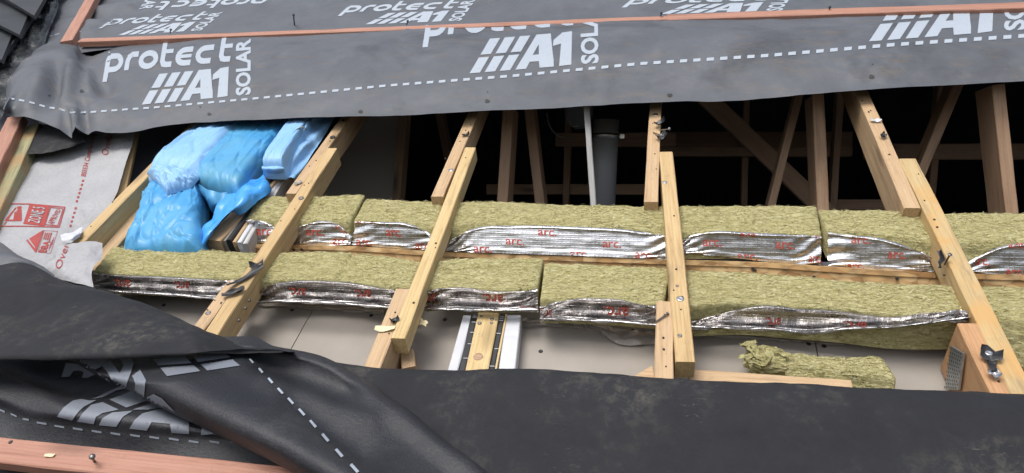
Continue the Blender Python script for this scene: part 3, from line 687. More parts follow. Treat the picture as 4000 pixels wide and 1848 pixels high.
# ------------------------------------------------------------------ INSULATION BATTS
G_U, G_D = 'mineral wool batts of the upper row', 'mineral wool batts of the lower row'
def batt(label, group, back, front, drop, foil_top=None, foil_bot=None, texts=(), n=-.028, amp=1.0, sag=0.0, fmat='foil', lip=.0, tilt=.0, seam=None):
    A, B = at(*front[0], n), at(*front[-1], n)
    e = empty('insulation_batt', (A + B) / 2 - Vector((0, 0, drop)), label, 'insulation', group)
    L = (B - A).length; m = max(14, int(L / .0055))
    bk = herm([(x, y, n) for x, y in back], m); fr = herm([(x, y, n) for x, y in front], m)
    bk = [at(*p) for p in bk]; fr = [at(*p) for p in fr]
    dz = Vector((0, drop * max(0, -tilt), -drop)); vs_, nr = [], []
    D = (fr[0] - bk[0]).length; k1 = max(8, int(D / .0055)); k2 = max(6, int(drop / .0055)); sd = random.random() * 40
    prof = [('b', i / 4) for i in range(4)] + [('t', i / k1) for i in range(k1)] + [('f', i / k2) for i in range(k2 + 1)]
    for j in range(m):
        u = j / (m - 1); endf = min(1, min(u, 1 - u) * L / .012)
        for kind, t in prof:
            if kind == 'b': P = bk[j] + dz * (1 - t); N = Vector((0, 1, .2))
            elif kind == 't':
                P = bk[j].lerp(fr[j], t); ed = min(t, 1 - t) * D / .007
                N = eN.copy()
                if ed < 1: N += (Vector((0, -1, 0)) if t > .5 else Vector((0, 1, 0))) * (1 - ed); P = P - eN * (1 - ed)**2 * .0025
            else:
                P = fr[j] + dz * t; N = Vector((0, -1, 0)); ed = t * drop / .010
                if ed < 1: N += eN * (1 - ed); P = P - Vector((0, -1, 0)) * (1 - ed)**2 * .002
            q = P + Vector((sd, 0, 0)); N.normalize()
            h = fbm(Vector((q.x * .8, q.y * 1.3, q.z * 1.3)), 85, 4) * .0030 + fbm(q, 7, 2) * .0022 + abs(noise.noise(Vector((q.x * 50, q.y * 150, q.z * 150)))) * .0024
            if kind == 'f': h += noise.noise(Vector((q.x * 6, 0, q.z * 190))) * .002
            if seam is not None and kind == 't': h -= .010 * math.exp(-((u - seam) * L / .004)**2)
            P = P + N * (h * amp)
            if endf < 1: P = P - eN * (1 - endf)**2 * .003
            vs_.append(P)
    K = len(prof); fs = []
    for j in range(m - 1):
        for i in range(K - 1):
            a = j * K + i; fs.append((a, a + 1, a + K + 1, a + K))
    fs.append(tuple(range(K - 1, -1, -1))); fs.append(tuple(range((m - 1) * K, m * K)))
    mk('wool', vs_, fs, 'wool', e)
    fv, ff = [], []; i0 = 4; i1 = K
    for _ in range(int(L * 4600)):
        j = random.randrange(1, m - 1); i = random.randrange(i0 + 1, i1 - 1); P = vs_[j * K + i]
        tx = (vs_[(j + 1) * K + i] - vs_[(j - 1) * K + i]).normalized(); ty = (vs_[j * K + i + 1] - vs_[j * K + i - 1]).normalized(); N = ty.cross(tx)
        if N.dot(CAMP - P) < 0: N = -N
        an = random.gauss(0, .55); dx = tx * math.cos(an) + ty * math.sin(an); dy = N.cross(dx); ln = random.uniform(.004, .013); wd = random.uniform(.0003, .0007); k = len(fv); bend = random.uniform(-.3, .3); up_ = random.uniform(.0005, .0028) * (2.5 if random.random() < .06 else 1)
        for q_, t_ in enumerate((-.5, 0, .5)):
            C_ = P + dx * (ln * t_) + dy * (ln * bend * t_ * t_) + N * (up_ + (ln * .22 * (t_ + .5) if random.random() < .12 else 0)); fv += [C_ - dy * wd, C_ + dy * wd]
        ff += [(k, k + 1, k + 3, k + 2), (k + 2, k + 3, k + 5, k + 4)]
    mk('loose_fibre', fv, ff, 'fibre', e, False)['kind'] = 'stuff'
    if foil_top:
        d = (B - A); d.z = 0; nv = Vector((-d.y, d.x, 0)).normalized()
        if nv.y > 0: nv = -nv
        nn = (nv + Vector((0, 0, tilt))).normalized()
        unp = lambda x, y, o: hit(x, y, A + nv * o, nn)
        H0 = [(x, y, .013) for x, y in foil_top]; H1 = [(x, y, .011 + lip) for x, y in foil_bot]
        mm = max(30, int(L / .006)); a, b = herm(H0, mm), herm(H1, mm); rows = []
        for t, o in ((0, .010), (.06, .016), (.16, .014), (.5, .013), (.78, .012), (.88, .013 + lip * .25), (1, .012 + lip)):
            r = a * (1 - t) + b * t; r[:, 2] = o; rows.append([tuple(z) for z in r])
        sd2 = random.random() * 30
        def dsp(P, u, v, p):
            w = noise.noise(Vector((P.x * 5 + sd2, P.z * 60, 0))) * .0011 + noise.noise(Vector((P.x * 30, P.z * 70 + sd2, 2))) * .0009 + noise.noise(Vector((P.x * 60, P.z * 140, sd2))) * .0005
            g = math.exp(-(min(u, 1 - u) * L / .05)**2)
            w += g * .004 * math.sin(v * 26 + u * L * 90 + 3 * noise.noise(P * 12))
            return w - (.006 * g)
        sf = Surf(rows, mm, 26, unp=unp, disp=dsp)
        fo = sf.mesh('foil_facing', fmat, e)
        if lip:
            hm = []
            for t, o in ((.84, .021), (.90, .030), (.965, .034), (1.01, .026), (1.0, .016)):
                r = a * (1 - t) + b * t; r[:, 2] = o; hm.append([tuple(z) for z in r])
            Surf(hm, mm, 12, unp=unp, disp=lambda P, u, v, p: noise.noise(Vector((P.x * 22, v * 2, sd2))) * .004 + noise.noise(Vector((P.x * 70, v * 5, sd2))) * .0015).mesh('turned_hem', 'foil', e)  # hem keeps the lighter foil colour, standing for its bright sky reflection
        pol = []
        for (tx, ty, tw, th, fl) in texts:
            g = glyphs('arc.', .01)
            sl_ = .045 * tw
            q = [(tx, ty), (tx + tw, ty + sl_), (tx + tw, ty + th + sl_), (tx, ty + th)]
            if fl: q = [q[2], q[3], q[0], q[1]]
            pol += place(g, q)
        if pol: print_on(sf, pol, 'foil_lettering', 'redarc', fo, .0012, 14)
    return e
def rowtxt(x0, x1, f, ys, sp, w, h, flip=False, st=0):
    o = []; i = 0; x = x0
    while x + w < x1:
        o.append((x, f(x) + ys[(i + st) % len(ys)], w, h, flip)); x += sp; i += 1
    return o
lin = lambda x0, y0, x1, y1: (lambda x: y0 + (y1 - y0) * (x - x0) / (x1 - x0))
U, D = G_U, G_D
batt('short upper batt left of the first golden timber, beside the strapped timber end', U, [(1012, 764), (1160, 767)], [(958, 851), (1096, 864)], .064,
     [(960, 856), (1010, 858), (1050, 872), (1096, 905)], [(958, 948), (1090, 955)], [(1000, 893, 70, 26, False)], tilt=-.05)
batt('upper batt just right of the first golden timber, foil peeled in an arch', U, [(1196, 765), (1300, 763), (1424, 757)], [(1128, 862), (1250, 864), (1369, 860)], .064,
     [(1128, 905), (1165, 885), (1210, 870), (1265, 862), (1310, 868), (1341, 892), (1369, 928)], [(1125, 956), (1367, 960)], [(1195, 895, 70, 24, False), (1300, 932, 62, 24, False), (1310, 868, 60, 24, False)], tilt=-.05)
batt('upper batt between the gap and the weathered pale timber, foil torn lower at its right', U, [(1428, 776), (1560, 781), (1735, 790)], [(1383, 861), (1500, 866), (1700, 890)], .064,
     [(1386, 861), (1500, 867), (1590, 873), (1641, 890), (1700, 930)], [(1371, 957), (1500, 967), (1695, 980)], [(1394, 861, 70, 12, False), (1508, 898, 62, 24, False), (1392, 936, 60, 22, False), (1622, 950, 62, 22, False)], tilt=-.05)
batt('longest upper batt, in the middle between two splice timbers, foil printed all along', U, [(1770, 788), (2000, 789), (2235, 799), (2420, 801), (2600, 807)], [(1742, 884), (1880, 878), (2000, 882), (2300, 890), (2605, 908)], .064,
     [(1745, 950), (1780, 925), (1815, 905), (1870, 888), (2000, 881), (2300, 889), (2412, 894), (2518, 906), (2605, 916)], [(1740, 982), (2000, 990), (2300, 1000), (2610, 1014)],
     rowtxt(1850, 2580, lin(1850, 884, 2600, 912), [78, 44, 4, 84, 40], 126, 72, 23), tilt=.12)
batt('upper batt right of the upright golden timber, square foil to its right end', U, [(2645, 804), (2900, 803), (3188, 803)], [(2655, 910), (2900, 911), (3209, 916)], .064,
     [(2655, 950), (2694, 922), (2735, 911), (3000, 914), (3209, 917)], [(2655, 987), (2850, 1005), (3000, 1023), (3209, 1038)],
     [(2745, 935, 74, 26, False), (2880, 992, 80, 24, False), (3030, 945, 76, 26, False), (3160, 1000, 48, 24, False), (2890, 912, 70, 12, False), (3170, 914, 36, 12, False)], tilt=-.05)
batt('upper batt left of the stained timber, foil sagging away from the wool on its right', U, [(3196, 816), (3400, 820), (3610, 827)], [(3232, 901), (3400, 915), (3660, 945)], .064,
     [(3236, 905), (3329, 917), (3423, 929), (3529, 957), (3618, 992), (3660, 1018)], [(3234, 1038), (3412, 1053), (3662, 1063)], [(3325, 928, 76, 22, False), (3468, 984, 72, 25, False), (3310, 1030, 66, 18, False)], tilt=-.05)
batt('upper batt at the right edge of the picture, foil arched away from its wool', U, [(3680, 831), (3850, 832), (4250, 836), (5400, 850)], [(3735, 950), (3900, 946), (4300, 955), (5500, 988)], .064,
     [(3740, 1055), (3782, 1029), (3853, 986), (3912, 962), (4000, 950), (4300, 960), (5500, 992)], [(3745, 1063), (3800, 1066), (4300, 1085), (5500, 1132)], [(3940, 950, 66, 18, False), (3800, 1010, 66, 25, False), (3930, 1052, 70, 22, False)], tilt=-.03)
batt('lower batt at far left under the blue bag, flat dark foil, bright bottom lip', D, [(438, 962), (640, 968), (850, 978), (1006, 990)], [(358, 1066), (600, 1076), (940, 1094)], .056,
     [(360, 1070), (600, 1080), (940, 1098)], [(364, 1124), (424, 1138), (588, 1150), (830, 1168), (930, 1174)], [(445, 1090, 66, 26, True), (680, 1100, 60, 24, True)], fmat='foil_dark_refl', lip=.008, tilt=-.45, amp=1.1)
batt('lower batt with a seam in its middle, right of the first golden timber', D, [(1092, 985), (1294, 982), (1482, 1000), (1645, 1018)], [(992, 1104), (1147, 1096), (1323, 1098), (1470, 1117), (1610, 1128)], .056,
     [(992, 1165), (1035, 1120), (1118, 1102), (1323, 1101), (1529, 1129), (1612, 1136)], [(990, 1178), (1294, 1188), (1518, 1203), (1610, 1207)], [(1130, 1122, 64, 28, True), (1385, 1130, 64, 28, True), (1250, 1176, 70, 12, True)], fmat='foil_dark_refl', lip=.008, tilt=-.45, seam=.52)
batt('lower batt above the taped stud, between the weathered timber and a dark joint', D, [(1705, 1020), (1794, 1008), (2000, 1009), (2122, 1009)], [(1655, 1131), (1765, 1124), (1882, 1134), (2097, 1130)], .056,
     [(1655, 1137), (1735, 1124), (1824, 1124), (1912, 1137), (2000, 1138), (2098, 1132)], [(1655, 1211), (2000, 1216), (2101, 1215)], [(1885, 1148, 80, 28, True), (1660, 1140, 40, 34, True), (2030, 1194, 64, 18, True)], fmat='foil_dark_refl', lip=.008, tilt=-.45)
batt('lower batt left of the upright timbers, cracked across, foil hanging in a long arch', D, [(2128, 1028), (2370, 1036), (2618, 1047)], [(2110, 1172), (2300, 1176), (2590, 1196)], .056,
     [(2110, 1206), (2176, 1180), (2265, 1165), (2353, 1166), (2441, 1173), (2518, 1190), (2590, 1204)], [(2108, 1246), (2294, 1256), (2590, 1272)], [(2360, 1195, 96, 34, True), (2110, 1205, 46, 26, True)], fmat='foil_dark_refl', lip=.008, tilt=-.45)
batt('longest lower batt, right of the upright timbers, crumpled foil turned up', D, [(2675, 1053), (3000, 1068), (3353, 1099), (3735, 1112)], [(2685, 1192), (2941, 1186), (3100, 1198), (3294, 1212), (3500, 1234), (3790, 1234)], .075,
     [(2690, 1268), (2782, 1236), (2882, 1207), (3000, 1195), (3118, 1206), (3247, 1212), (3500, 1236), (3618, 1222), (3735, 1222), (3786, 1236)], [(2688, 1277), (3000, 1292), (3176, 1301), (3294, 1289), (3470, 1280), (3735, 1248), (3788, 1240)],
     [(2990, 1240, 60, 26, True), (3295, 1254, 90, 24, True), (3120, 1290, 70, 10, True)], fmat='foil_dark_refl', lip=.008, tilt=-.45)
batt('bare lower batt at the right edge, no foil, below the stained timber', D, [(3815, 1117), (4000, 1119), (4300, 1128), (5500, 1162)], [(3872, 1242), (4000, 1254), (4320, 1272), (5700, 1345)], .1)
# rough offcut on the plasterboard
oc = batt('torn wool offcut lying loose on the plasterboard above the black sheet', None, [(3094, 1376), (3260, 1392), (3440, 1390)], [(3070, 1430), (3280, 1450), (3500, 1474)], .055, n=-.075, amp=1.1)
oc.name = 'wool_offcut'
vs_, fs = [], []
bm = bmesh.new(); bmesh.ops.create_icosphere(bm, subdivisions=6, radius=1)
c0 = at(3012, 1418, -.095)
for v in bm.verts:
    d = v.co.copy(); q = Vector([math.copysign(abs(x)**.6, x) for x in d])
    lay = noise.noise(Vector((d.x * 1.6 + 4, d.y * 1.6, d.z * 7))) + .6 * noise.noise(Vector((d.x * 3, d.y * 3 + 9, d.z * 15)))
    rag = max(0, -d.x + .2)
    h = 1 + (.10 + .34 * rag) * lay + .10 * fbm(d, 2, 2)
    w = eX * q.x * .040 * h + eS * q.y * .032 * (1 + .5 * (h - 1)) + eN * q.z * .027
    v.co = c0 + w - eX * .012 * d.y + eN * (.006 * noise.noise(Vector((d.x * 6, d.y * 9, d.z * 12))) + .010 * d.x * -1 + .003 * fbm(d, 9, 2))
bm.verts.index_update(); mk('torn_end', [v.co for v in bm.verts], [tuple(x.index for x in f.verts) for f in bm.faces], 'wool', oc); bm.free()

for k_ in range(5):
    P = c0 + eX * random.uniform(-.055, .035) + eS * random.uniform(-.03, .03) + eN * random.uniform(.006, .03)
    f_ = scrap(P, eN + Vector((random.uniform(-.6, .3), random.uniform(-.7, .3), random.uniform(-.2, .4))), random.uniform(.025, .045), random.uniform(.008, .016), random.uniform(-.5, .5), 'wool', oc, .009, 'wool_flake')
# OSB ledge between the rows
os_ = empty('osb_ledge', at(2300, 1010, -.1), 'orange strand board edge showing between the two rows of insulation', 'board')
pts = [(950, 953), (1367, 963), (1700, 983), (2000, 994), (2600, 1014), (3000, 1026), (3209, 1041), (3660, 1066), (4000, 1075), (4300, 1090), (5500, 1138)]
A = at(950, 851, -.028); B = at(4300, 955, -.028); dd = (B - A); dd.z = 0; nv = Vector((dd.y, -dd.x, 0)).normalized(); nv = nv if nv.y < 0 else -nv
for a in range(3):
    seg = [pts[0:3], pts[2:6], pts[5:]][a]
    H = herm([(x, y, 0) for x, y in seg], 30); V = []
    for x, y, _ in H:
        P = hit(x, y, A + nv * .022, nv)
        V += [P + Vector((0, .055, .0)), P, P + Vector((0, 0, -.012)), P + Vector((0, 0, -.012)) - nv * .004, P + Vector((0, 0, -.16)) - nv * .004]
    fs = [(j * 5 + i, j * 5 + i + 1, j * 5 + i + 6, j * 5 + i + 5) for j in range(29) for i in range(4)]
    mk('osb_strip', V, fs, 'osb', os_, False)
for p in ((1147, 976), (1178, 974), (2940, 1050), (2950, 1056), (3180, 1082), (3505, 1088)):
    screw(hit(*p, A + nv * .022, nv), nv, os_, .0035)

# ------------------------------------------------------------------ ROOF SHEETS
up = empty('roof_underlay', R(0, 3.2, .01), 'grey printed underlay on the roof above the long red batten', 'roofing membrane')
lo_rows = []
def updisp(P, u, v, p):
    h = fbm(P, 2.2, 3) * .010 + noise.noise(Vector((P.x * 1.3, P.y * 7, 0))) * .008
    h += .030 * ridge(p, (365, 125), (300, 155), 25) + .025 * ridge(p, (350, 40), (520, 30), 18) + .018 * ridge(p, (330, 105), (420, 100), 14) - .012 * ridge(p, (300, 20), (330, 60), 20)
    return h
SU = Surf([[(-700, 330, .0), (50, 270, .0), (300, 215, .004), (1000, 165, .008), (2000, 125, .008), (2600, 105, .008), (4000, 85, .008), (5600, 50, .008)],
           [(-500, 190, .0), (100, 165, .0), (330, 130, .006), (1000, 95, .01), (2000, 60, .01), (2600, 45, .01), (4000, 10, .01), (5200, -10, .01)],
           [(-200, 0, .0), (200, 0, .0), (450, 0, .008), (1000, -10, .01), (2000, -20, .01), (2600, -25, .01), (4000, -50, .01), (4900, -60, .01)],
           [(300, -200, .004), (700, -200, .004), (900, -200, .008), (1300, -200, .01), (2000, -200, .01), (2600, -200, .01), (3600, -200, .01), (4400, -200, .01)]], 220, 46, disp=updisp)
SU.mesh('sheet', 'mem_up', up)
for q in ([(430, 70), (880, 44), (790, 120), (340, 146)], [(1347, 17), (1865, -3), (1805, 82), (1287, 102)], [(2446, -8), (3106, -28), (3061, 42), (2401, 62)], [(1045, 20), (535, 42), (590, -40), (1100, -62)]):
    print_block(SU, q, up)
dk = []
for x0, y0, x1, y1 in ((193, 141, 204, 139), (214, 136, 232, 131), (306, 125, 316, 121)): dk.append([(x0, y0), (x1, y1), (x1, y1 + 3), (x0, y0 + 3)])
print_each(SU, dk, 'dash', 'print', up)
sheet_r = quad('covered_roof', [R(1.6, .1, .004), R(3.6, .1, .004), R(3.6, 2.75, .004), R(1.6, 2.75, .004)], 'mem_up', up)
quad('ridge_cover', [R(-3.6, 2.9, -.004), R(3.6, 2.9, -.004), R(3.6, RS, -.004), R(-3.6, RS, -.004)], 'mem_up', up)
nail(at(1150, 93, .012), (at(1147, 66, .05) - at(1150, 93, .012)), .06, up, 'hole', .0026)

# hanging printed flap under the batten
fl = empty('roof_underlay', at(1800, 300, .05), 'grey underlay flap hanging below the batten over the open rafters, large pale print', 'roofing membrane')
top = [(10, 436), (58, 285), (115, 212), (170, 175), (228, 153), (290, 158), (330, 185), (372, 196), (450, 178), (700, 152), (1000, 130), (1500, 106), (2000, 88), (2600, 66), (3000, 58), (4000, 44), (4900, 20)]
bot = [(12, 441), (60, 460), (110, 468), (150, 476), (200, 495), (250, 511), (285, 527), (310, 514), (360, 511), (450, 522), (520, 514), (620, 491), (800, 475), (1000, 463), (1430, 456), (2000, 430), (2600, 398), (3000, 378), (3400, 350), (4000, 313), (4900, 255)]
NC = 260
tn, bn = herm([(x, y, 0) for x, y in top], 900), herm([(x, y, 0) for x, y in bot], 900)
def param(C, k):                      # spread columns by their pixel x, with extra ones on the crumpled left end
    x = np.maximum.accumulate(C[:, 0]) + np.arange(len(C)) * 1e-4
    return np.stack([np.interp(k, x, C[:, i]) for i in range(3)], 1)
ks = np.concatenate([np.linspace(14, 500, 90), np.linspace(506, 4900, NC - 90)])
tr, br = param(tn, ks), param(bn, ks)
rows = []
for t, nn in ((0, .012), (.07, .052), (.2, .082), (.4, .088), (.6, .078), (.8, .064), (.93, .053), (1, .048)):
    r = tr * (1 - t) + br * t
    lift = np.clip((420 - r[:, 0]) / 420, 0, 1)
    r[:, 2] = nn + lift * .035
    rows.append([tuple(z) for z in r])
def fdisp(P, u, v, p):
    x = p[0]; lf = math.exp(-max(0, x - 350) / 220.0)
    h = fbm(P, 2.4, 3) * .007 + noise.noise(Vector((P.x * 2.0, P.z * 9, 3))) * .006 + fbm(P, 16, 2) * .0015
    h += lf * fbm(P + Vector((4, 2, 1)), 5, 3) * .016
    h += .034 * ridge(p, (285, 250), (236, 400), 30) - .030 * ridge(p, (215, 250), (222, 400), 34) + .022 * ridge(p, (160, 300), (120, 420), 40)
    h -= .026 * ridge(p, (330, 230), (400, 330), 40) + .020 * ridge(p, (290, 215), (345, 205), 26) - .018 * ridge(p, (345, 250), (345, 340), 12)
    h += .022 * ridge(p, (290, 440), (300, 530), 16) - .024 * ridge(p, (258, 430), (262, 520), 18) - .020 * ridge(p, (325, 400), (335, 505), 20)
    h -= .012 * ridge(p, (420, 330), (560, 400), 45)
    h += .004 * ridge(p, (3405, 300), (3480, 225), 10) - .007 * ridge(p, (3404, 302), (3404, 303), 28)
    for c in ((1404, 180), (1437, 280), (1590, 120), (1890, 130), (2570, 200)): h += .005 * ridge(p, c, (c[0] + 4, c[1] + 20), 8)
    return h
SF = Surf(rows, NC, 60, disp=fdisp)
# np.array rows keep every column where it was asked for
SF.mesh('sheet', 'mem', fl)
for q in ([(395, 195), (985, 142), (985, 370), (395, 425)], [(1640, 43), (2340, -13), (2345, 247), (1646, 303)], [(3165, -106), (4013, -171), (4013, 116), (3165, 181)]): print_block(SF, q, fl)
dl = [(35, 384), (95, 394), (138, 405), (185, 420), (228, 424), (270, 438), (310, 440), (348, 438), (600, 420), (1000, 384), (1500, 335), (2000, 296), (2500, 248), (3000, 216), (3500, 173), (4000, 139), (4500, 105)]
dx_ = np.array([p[0] for p in dl]); dy_ = np.array([p[1] for p in dl]); x = 35.0; pol = []
while x < 4300:
    w = 21 + x * .0026; y0, y1 = np.interp(x, dx_, dy_), np.interp(x + w, dx_, dy_); h = 4.2 + x * .0014
    pol.append([(x + 1.5, y0 - h / 2), (x + w + 1.5, y1 - h / 2), (x + w, y1 + h), (x, y0 + h)]); x += 39 + x * .0049
print_each(SF, pol, 'dash', 'print', fl)
pol = []
for x0, y0, r in ((320, 357, 8), (192, 374, 4), (818, 446, 7), (782, 418, 3), (1408, 437, 8), (1904, 396, 9), (1904, 360, 2.5), (2616, 373, 9), (3405, 301, 10), (3408, 252, 3)):
    pol.append([(x0 + r * (1 + .25 * math.sin(5 * a + x0)) * math.cos(a) * 1.1, y0 + r * .75 * (1 + .25 * math.cos(3 * a + y0)) * math.sin(a)) for a in [i * math.pi / 6 for i in range(12)]])
print_each(SF, pol, 'nail_hole', 'hole', fl)
# battens
b1 = tag(beam('batten', at(312, 157, .043), at(2612, 68, .043), eN, .036, .026, 'batten'), 'long thin red batten across the upper roof, its left end by the black valley', 'batten', 'red roofing battens')
b2 = tag(beam('batten', at(2606, 66, .047), at(5000, -16, .047), eN, .052, .034, 'batten'), 'thicker red batten at top right, continuing the long thin one', 'batten', 'red roofing battens')
b3 = tag(beam('batten', at(258, 160, .052), at(400, -90, .052), eN, .052, .034, 'batten'), 'short red counter batten sloping up at top left beside the black valley', 'batten', 'red roofing battens')
for p, b in (((1590, 92), b1), ((2581, 62), b1), ((665, 125), b1), ((3239, 38), b2)): nail(at(*p, .043), (at(p[0] + 3, p[1] - 12, .06) - at(*p, .043)), .02, b, 'hole', .0022)
b4 = tag(beam('batten', at(60, 452, .05), at(-200, 980, .05), eN, .055, .035, 'batten'), 'red batten at the left edge, above the grey printed membrane', 'batten', 'red roofing battens')
tag(beam('treated_timber', at(128, 488, .018), at(-90, 960, .018), eN, .042, .045, 'green'), 'rough green treated timber beside the red batten at the left edge', 'timber')
b5 = tag(beam('batten', at(-60, 1749, .055), at(1300, 1893, .055), eN, .052, .026, 'batten'), 'red batten in the lower left corner with a bent nail standing in it', 'batten', 'red roofing battens')
nail(at(369, 1803, .055), at(358, 1780, .085) - at(369, 1803, .055), .03, b5, 'nail', .0024); screw(at(42, 1728, .055), eN, b5, .004); scrap(at(196, 1782, .055), eN, .02, .008, .1, 'cream', b5, .002, 'wood_splinter')

# slate roof and wet valley at top left
rf = empty('slate_roof', at(40, 80, .06), 'corner of dark grey slate roof at top left', 'roof')
def slab(q, n0, n1, th):
    T = [at(*q[0], n0), at(*q[1], n0), at(*q[2], n1), at(*q[3], n1)]; Bt = [p - eN * th for p in T]
    return mk('slate', T + Bt, [(3, 2, 1, 0), (4, 5, 6, 7), (0, 1, 5, 4), (1, 2, 6, 5), (2, 3, 7, 6), (3, 0, 4, 7)], 'slate', rf, False)
slab([(-160, -150), (215, -80), (133, 61), (-60, -55)], .085, .125, .018)
slab([(20, -60), (165, 0), (127, 66), (90, 40)], .07, .085, .015)
slab([(-190, -60), (112, 52), (76, 136), (-110, 42)], .075, .115, .018)
slab([(20, 20), (127, 62), (82, 138), (40, 110)], .06, .08, .015)
slab([(-190, 20), (48, 132), (6, 234), (-120, 170)], .065, .105, .018)
slab([(-20, 110), (72, 140), (26, 202), (0, 190)], .05, .07, .015)
for k_, (q_, a_, b_) in enumerate((([(-560, -230), (-190, -150), (-100, -60), (-420, -110)], .085, .125), ([(-600, -130), (-215, -50), (-130, 45), (-480, -20)], .075, .115), ([(-620, -30), (-215, 30), (-140, 170), (-520, 100)], .065, .105), ([(-640, 60), (-275, 115), (-250, 285), (-560, 210)], .055, .095))): slab(q_, a_, b_, .018)
slab([(-260, 110), (-10, 215), (-50, 320), (-230, 280)], .055, .095, .018)
quad('roof_base', [at(-900, -300, -.01), at(260, -300, -.01), at(-60, 330, -.01), at(-900, 330, -.01)], 'dark', rf)
def vdisp(P, u, v, p): return fbm(P, 14, 4) * .014 + fbm(P, 40, 2) * .004
vf = Surf([[(300, -160, .03), (176, -10, .03), (122, 70, .03), (77, 140, .03), (0, 240, .03), (-130, 400, .02)],
           [(340, -160, .05), (208, 0, .05), (170, 70, .05), (135, 140, .045), (60, 240, .04), (-70, 420, .03)],
           [(370, -160, .028), (236, 0, .028), (217, 60, .024), (190, 122, .022), (172, 180, .02), (70, 330, .02), (-30, 520, .0)]], 90, 26, disp=vdisp)
tag(vf.mesh('valley_flashing', 'flash'), 'wet black wrinkled valley lining beside the slates at top left', 'flashing')

# ------------------------------------------------------------------ grey printed breather membrane and scraps at left
bmb = empty('breather_membrane', at(250, 780, -.02), 'pale grey membrane with red printing at the left, torn along its bottom', 'roofing membrane')
def bdisp(P, u, v, p): return fbm(P, 6, 4) * .010 + fbm(P, 28, 2) * .0015
SB = Surf([[(150, 470, -.03), (300, 478, -.03), (430, 485, -.03), (536, 495, -.022)], [(120, 560, -.025), (260, 575, -.025), (390, 590, -.022), (512, 575, -.012)],
           [(70, 690, -.02), (210, 710, -.018), (350, 730, -.015), (473, 692, -.006)], [(10, 820, -.015), (130, 840, -.01), (270, 830, -.012), (446, 780, -.02)],
           [(-60, 930, -.01), (70, 945, -.005), (210, 930, -.01), (345, 890, -.03)], [(-130, 1040, 0.0), (0, 1040, .002), (130, 1052, .0), (262, 1000, -.02)], [(-150, 1090, .0), (0, 1090, .0), (130, 1085, .0), (230, 1050, -.02)]], 110, 90, disp=bdisp)
SB.mesh('sheet', 'breather', bmb)
def vtext(t, x0, y0, x1, y1, h, bold=0.0):       # runs upwards from (x0,y0) to (x1,y1); letters h wide to the left of that line
    dx, dy = x1 - x0, y1 - y0; L = math.hypot(dx, dy); nx, ny = dy / L, -dx / L
    return place(glyphs(t, bold), [(x0 + nx * h, y0 + ny * h), (x1 + nx * h, y1 + ny * h), (x1, y1), (x0, y0)])
pol = vtext('BS5534 Compliant in a', 341, 693, 379, 528, 25, .012) + vtext('Overlap', 430, 611, 452, 515, 35, .0)
for t in range(6): x, y = 327 - t * 4.9, 707 + t * 16; pol.append([(x - 5, y - 4), (x + 3, y - 4), (x + 1, y + 4), (x - 7, y + 4)])
for t in range(5): x, y = 298 - t * 5.2, 815 + t * 17; pol.append([(x - 5, y - 4), (x + 3, y - 4), (x + 1, y + 4), (x - 7, y + 4)])
# zone badge: outline, wedge, red panel, boxed word
Z = lambda x, y: (x * .353, 800 + y * .353)
def frame(P, w=3.0): return stroke(P, w, True)
pol += frame([Z(0, 240), Z(60, 25), Z(110, -8), Z(330, -5), Z(720, 30), Z(655, 250), Z(300, 240)], 4)
def knock(panel, text, q, mat_bg='red'): return None
pol += [[Z(330, 0), Z(550, 16), Z(540, 40), Z(500, 200), Z(490, 236), Z(262, 214)][0:0]] if False else []
badge = [[Z(328, 2), Z(552, 18), Z(492, 238), Z(258, 214)]]
pol += badge
pol += frame([Z(560, 32), Z(700, 48), Z(640, 236), Z(500, 222)], 3)
for a in range(3): pol.append([Z(160 + a * 26, 120 - a * 0 - 75 + (2 - a) * 22), Z(180 + a * 26, 118 - 80 + (2 - a) * 22 - 8), Z(176 + a * 24, 165), Z(150 + a * 26, 168)])
pol.append([Z(60, 168), Z(240, 165), Z(242, 182), Z(56, 184)]); pol.append([Z(60, 166), Z(170, 36), Z(186, 30), Z(92, 166)]); pol.append([Z(196, 22), Z(238, 18), Z(242, 164), Z(226, 164), Z(222, 34), Z(190, 36)]); pol.append([Z(40, 225), Z(66, 190), Z(80, 190), Z(56, 222)])
pol += place(glyphs('APPROVED', .01), [Z(522, 205), Z(630, 52), Z(676, 58), Z(592, 228)])
print_on(SB, pol, 'red_printing', 'red', bmb, .0014, 12)
print_on(SB, place(glyphs('ZONE 5', .012), [Z(312, 196), Z(372, 24), Z(508, 42), Z(440, 218)]), 'knocked_out_lettering', 'breather', bmb, .0032, 12)
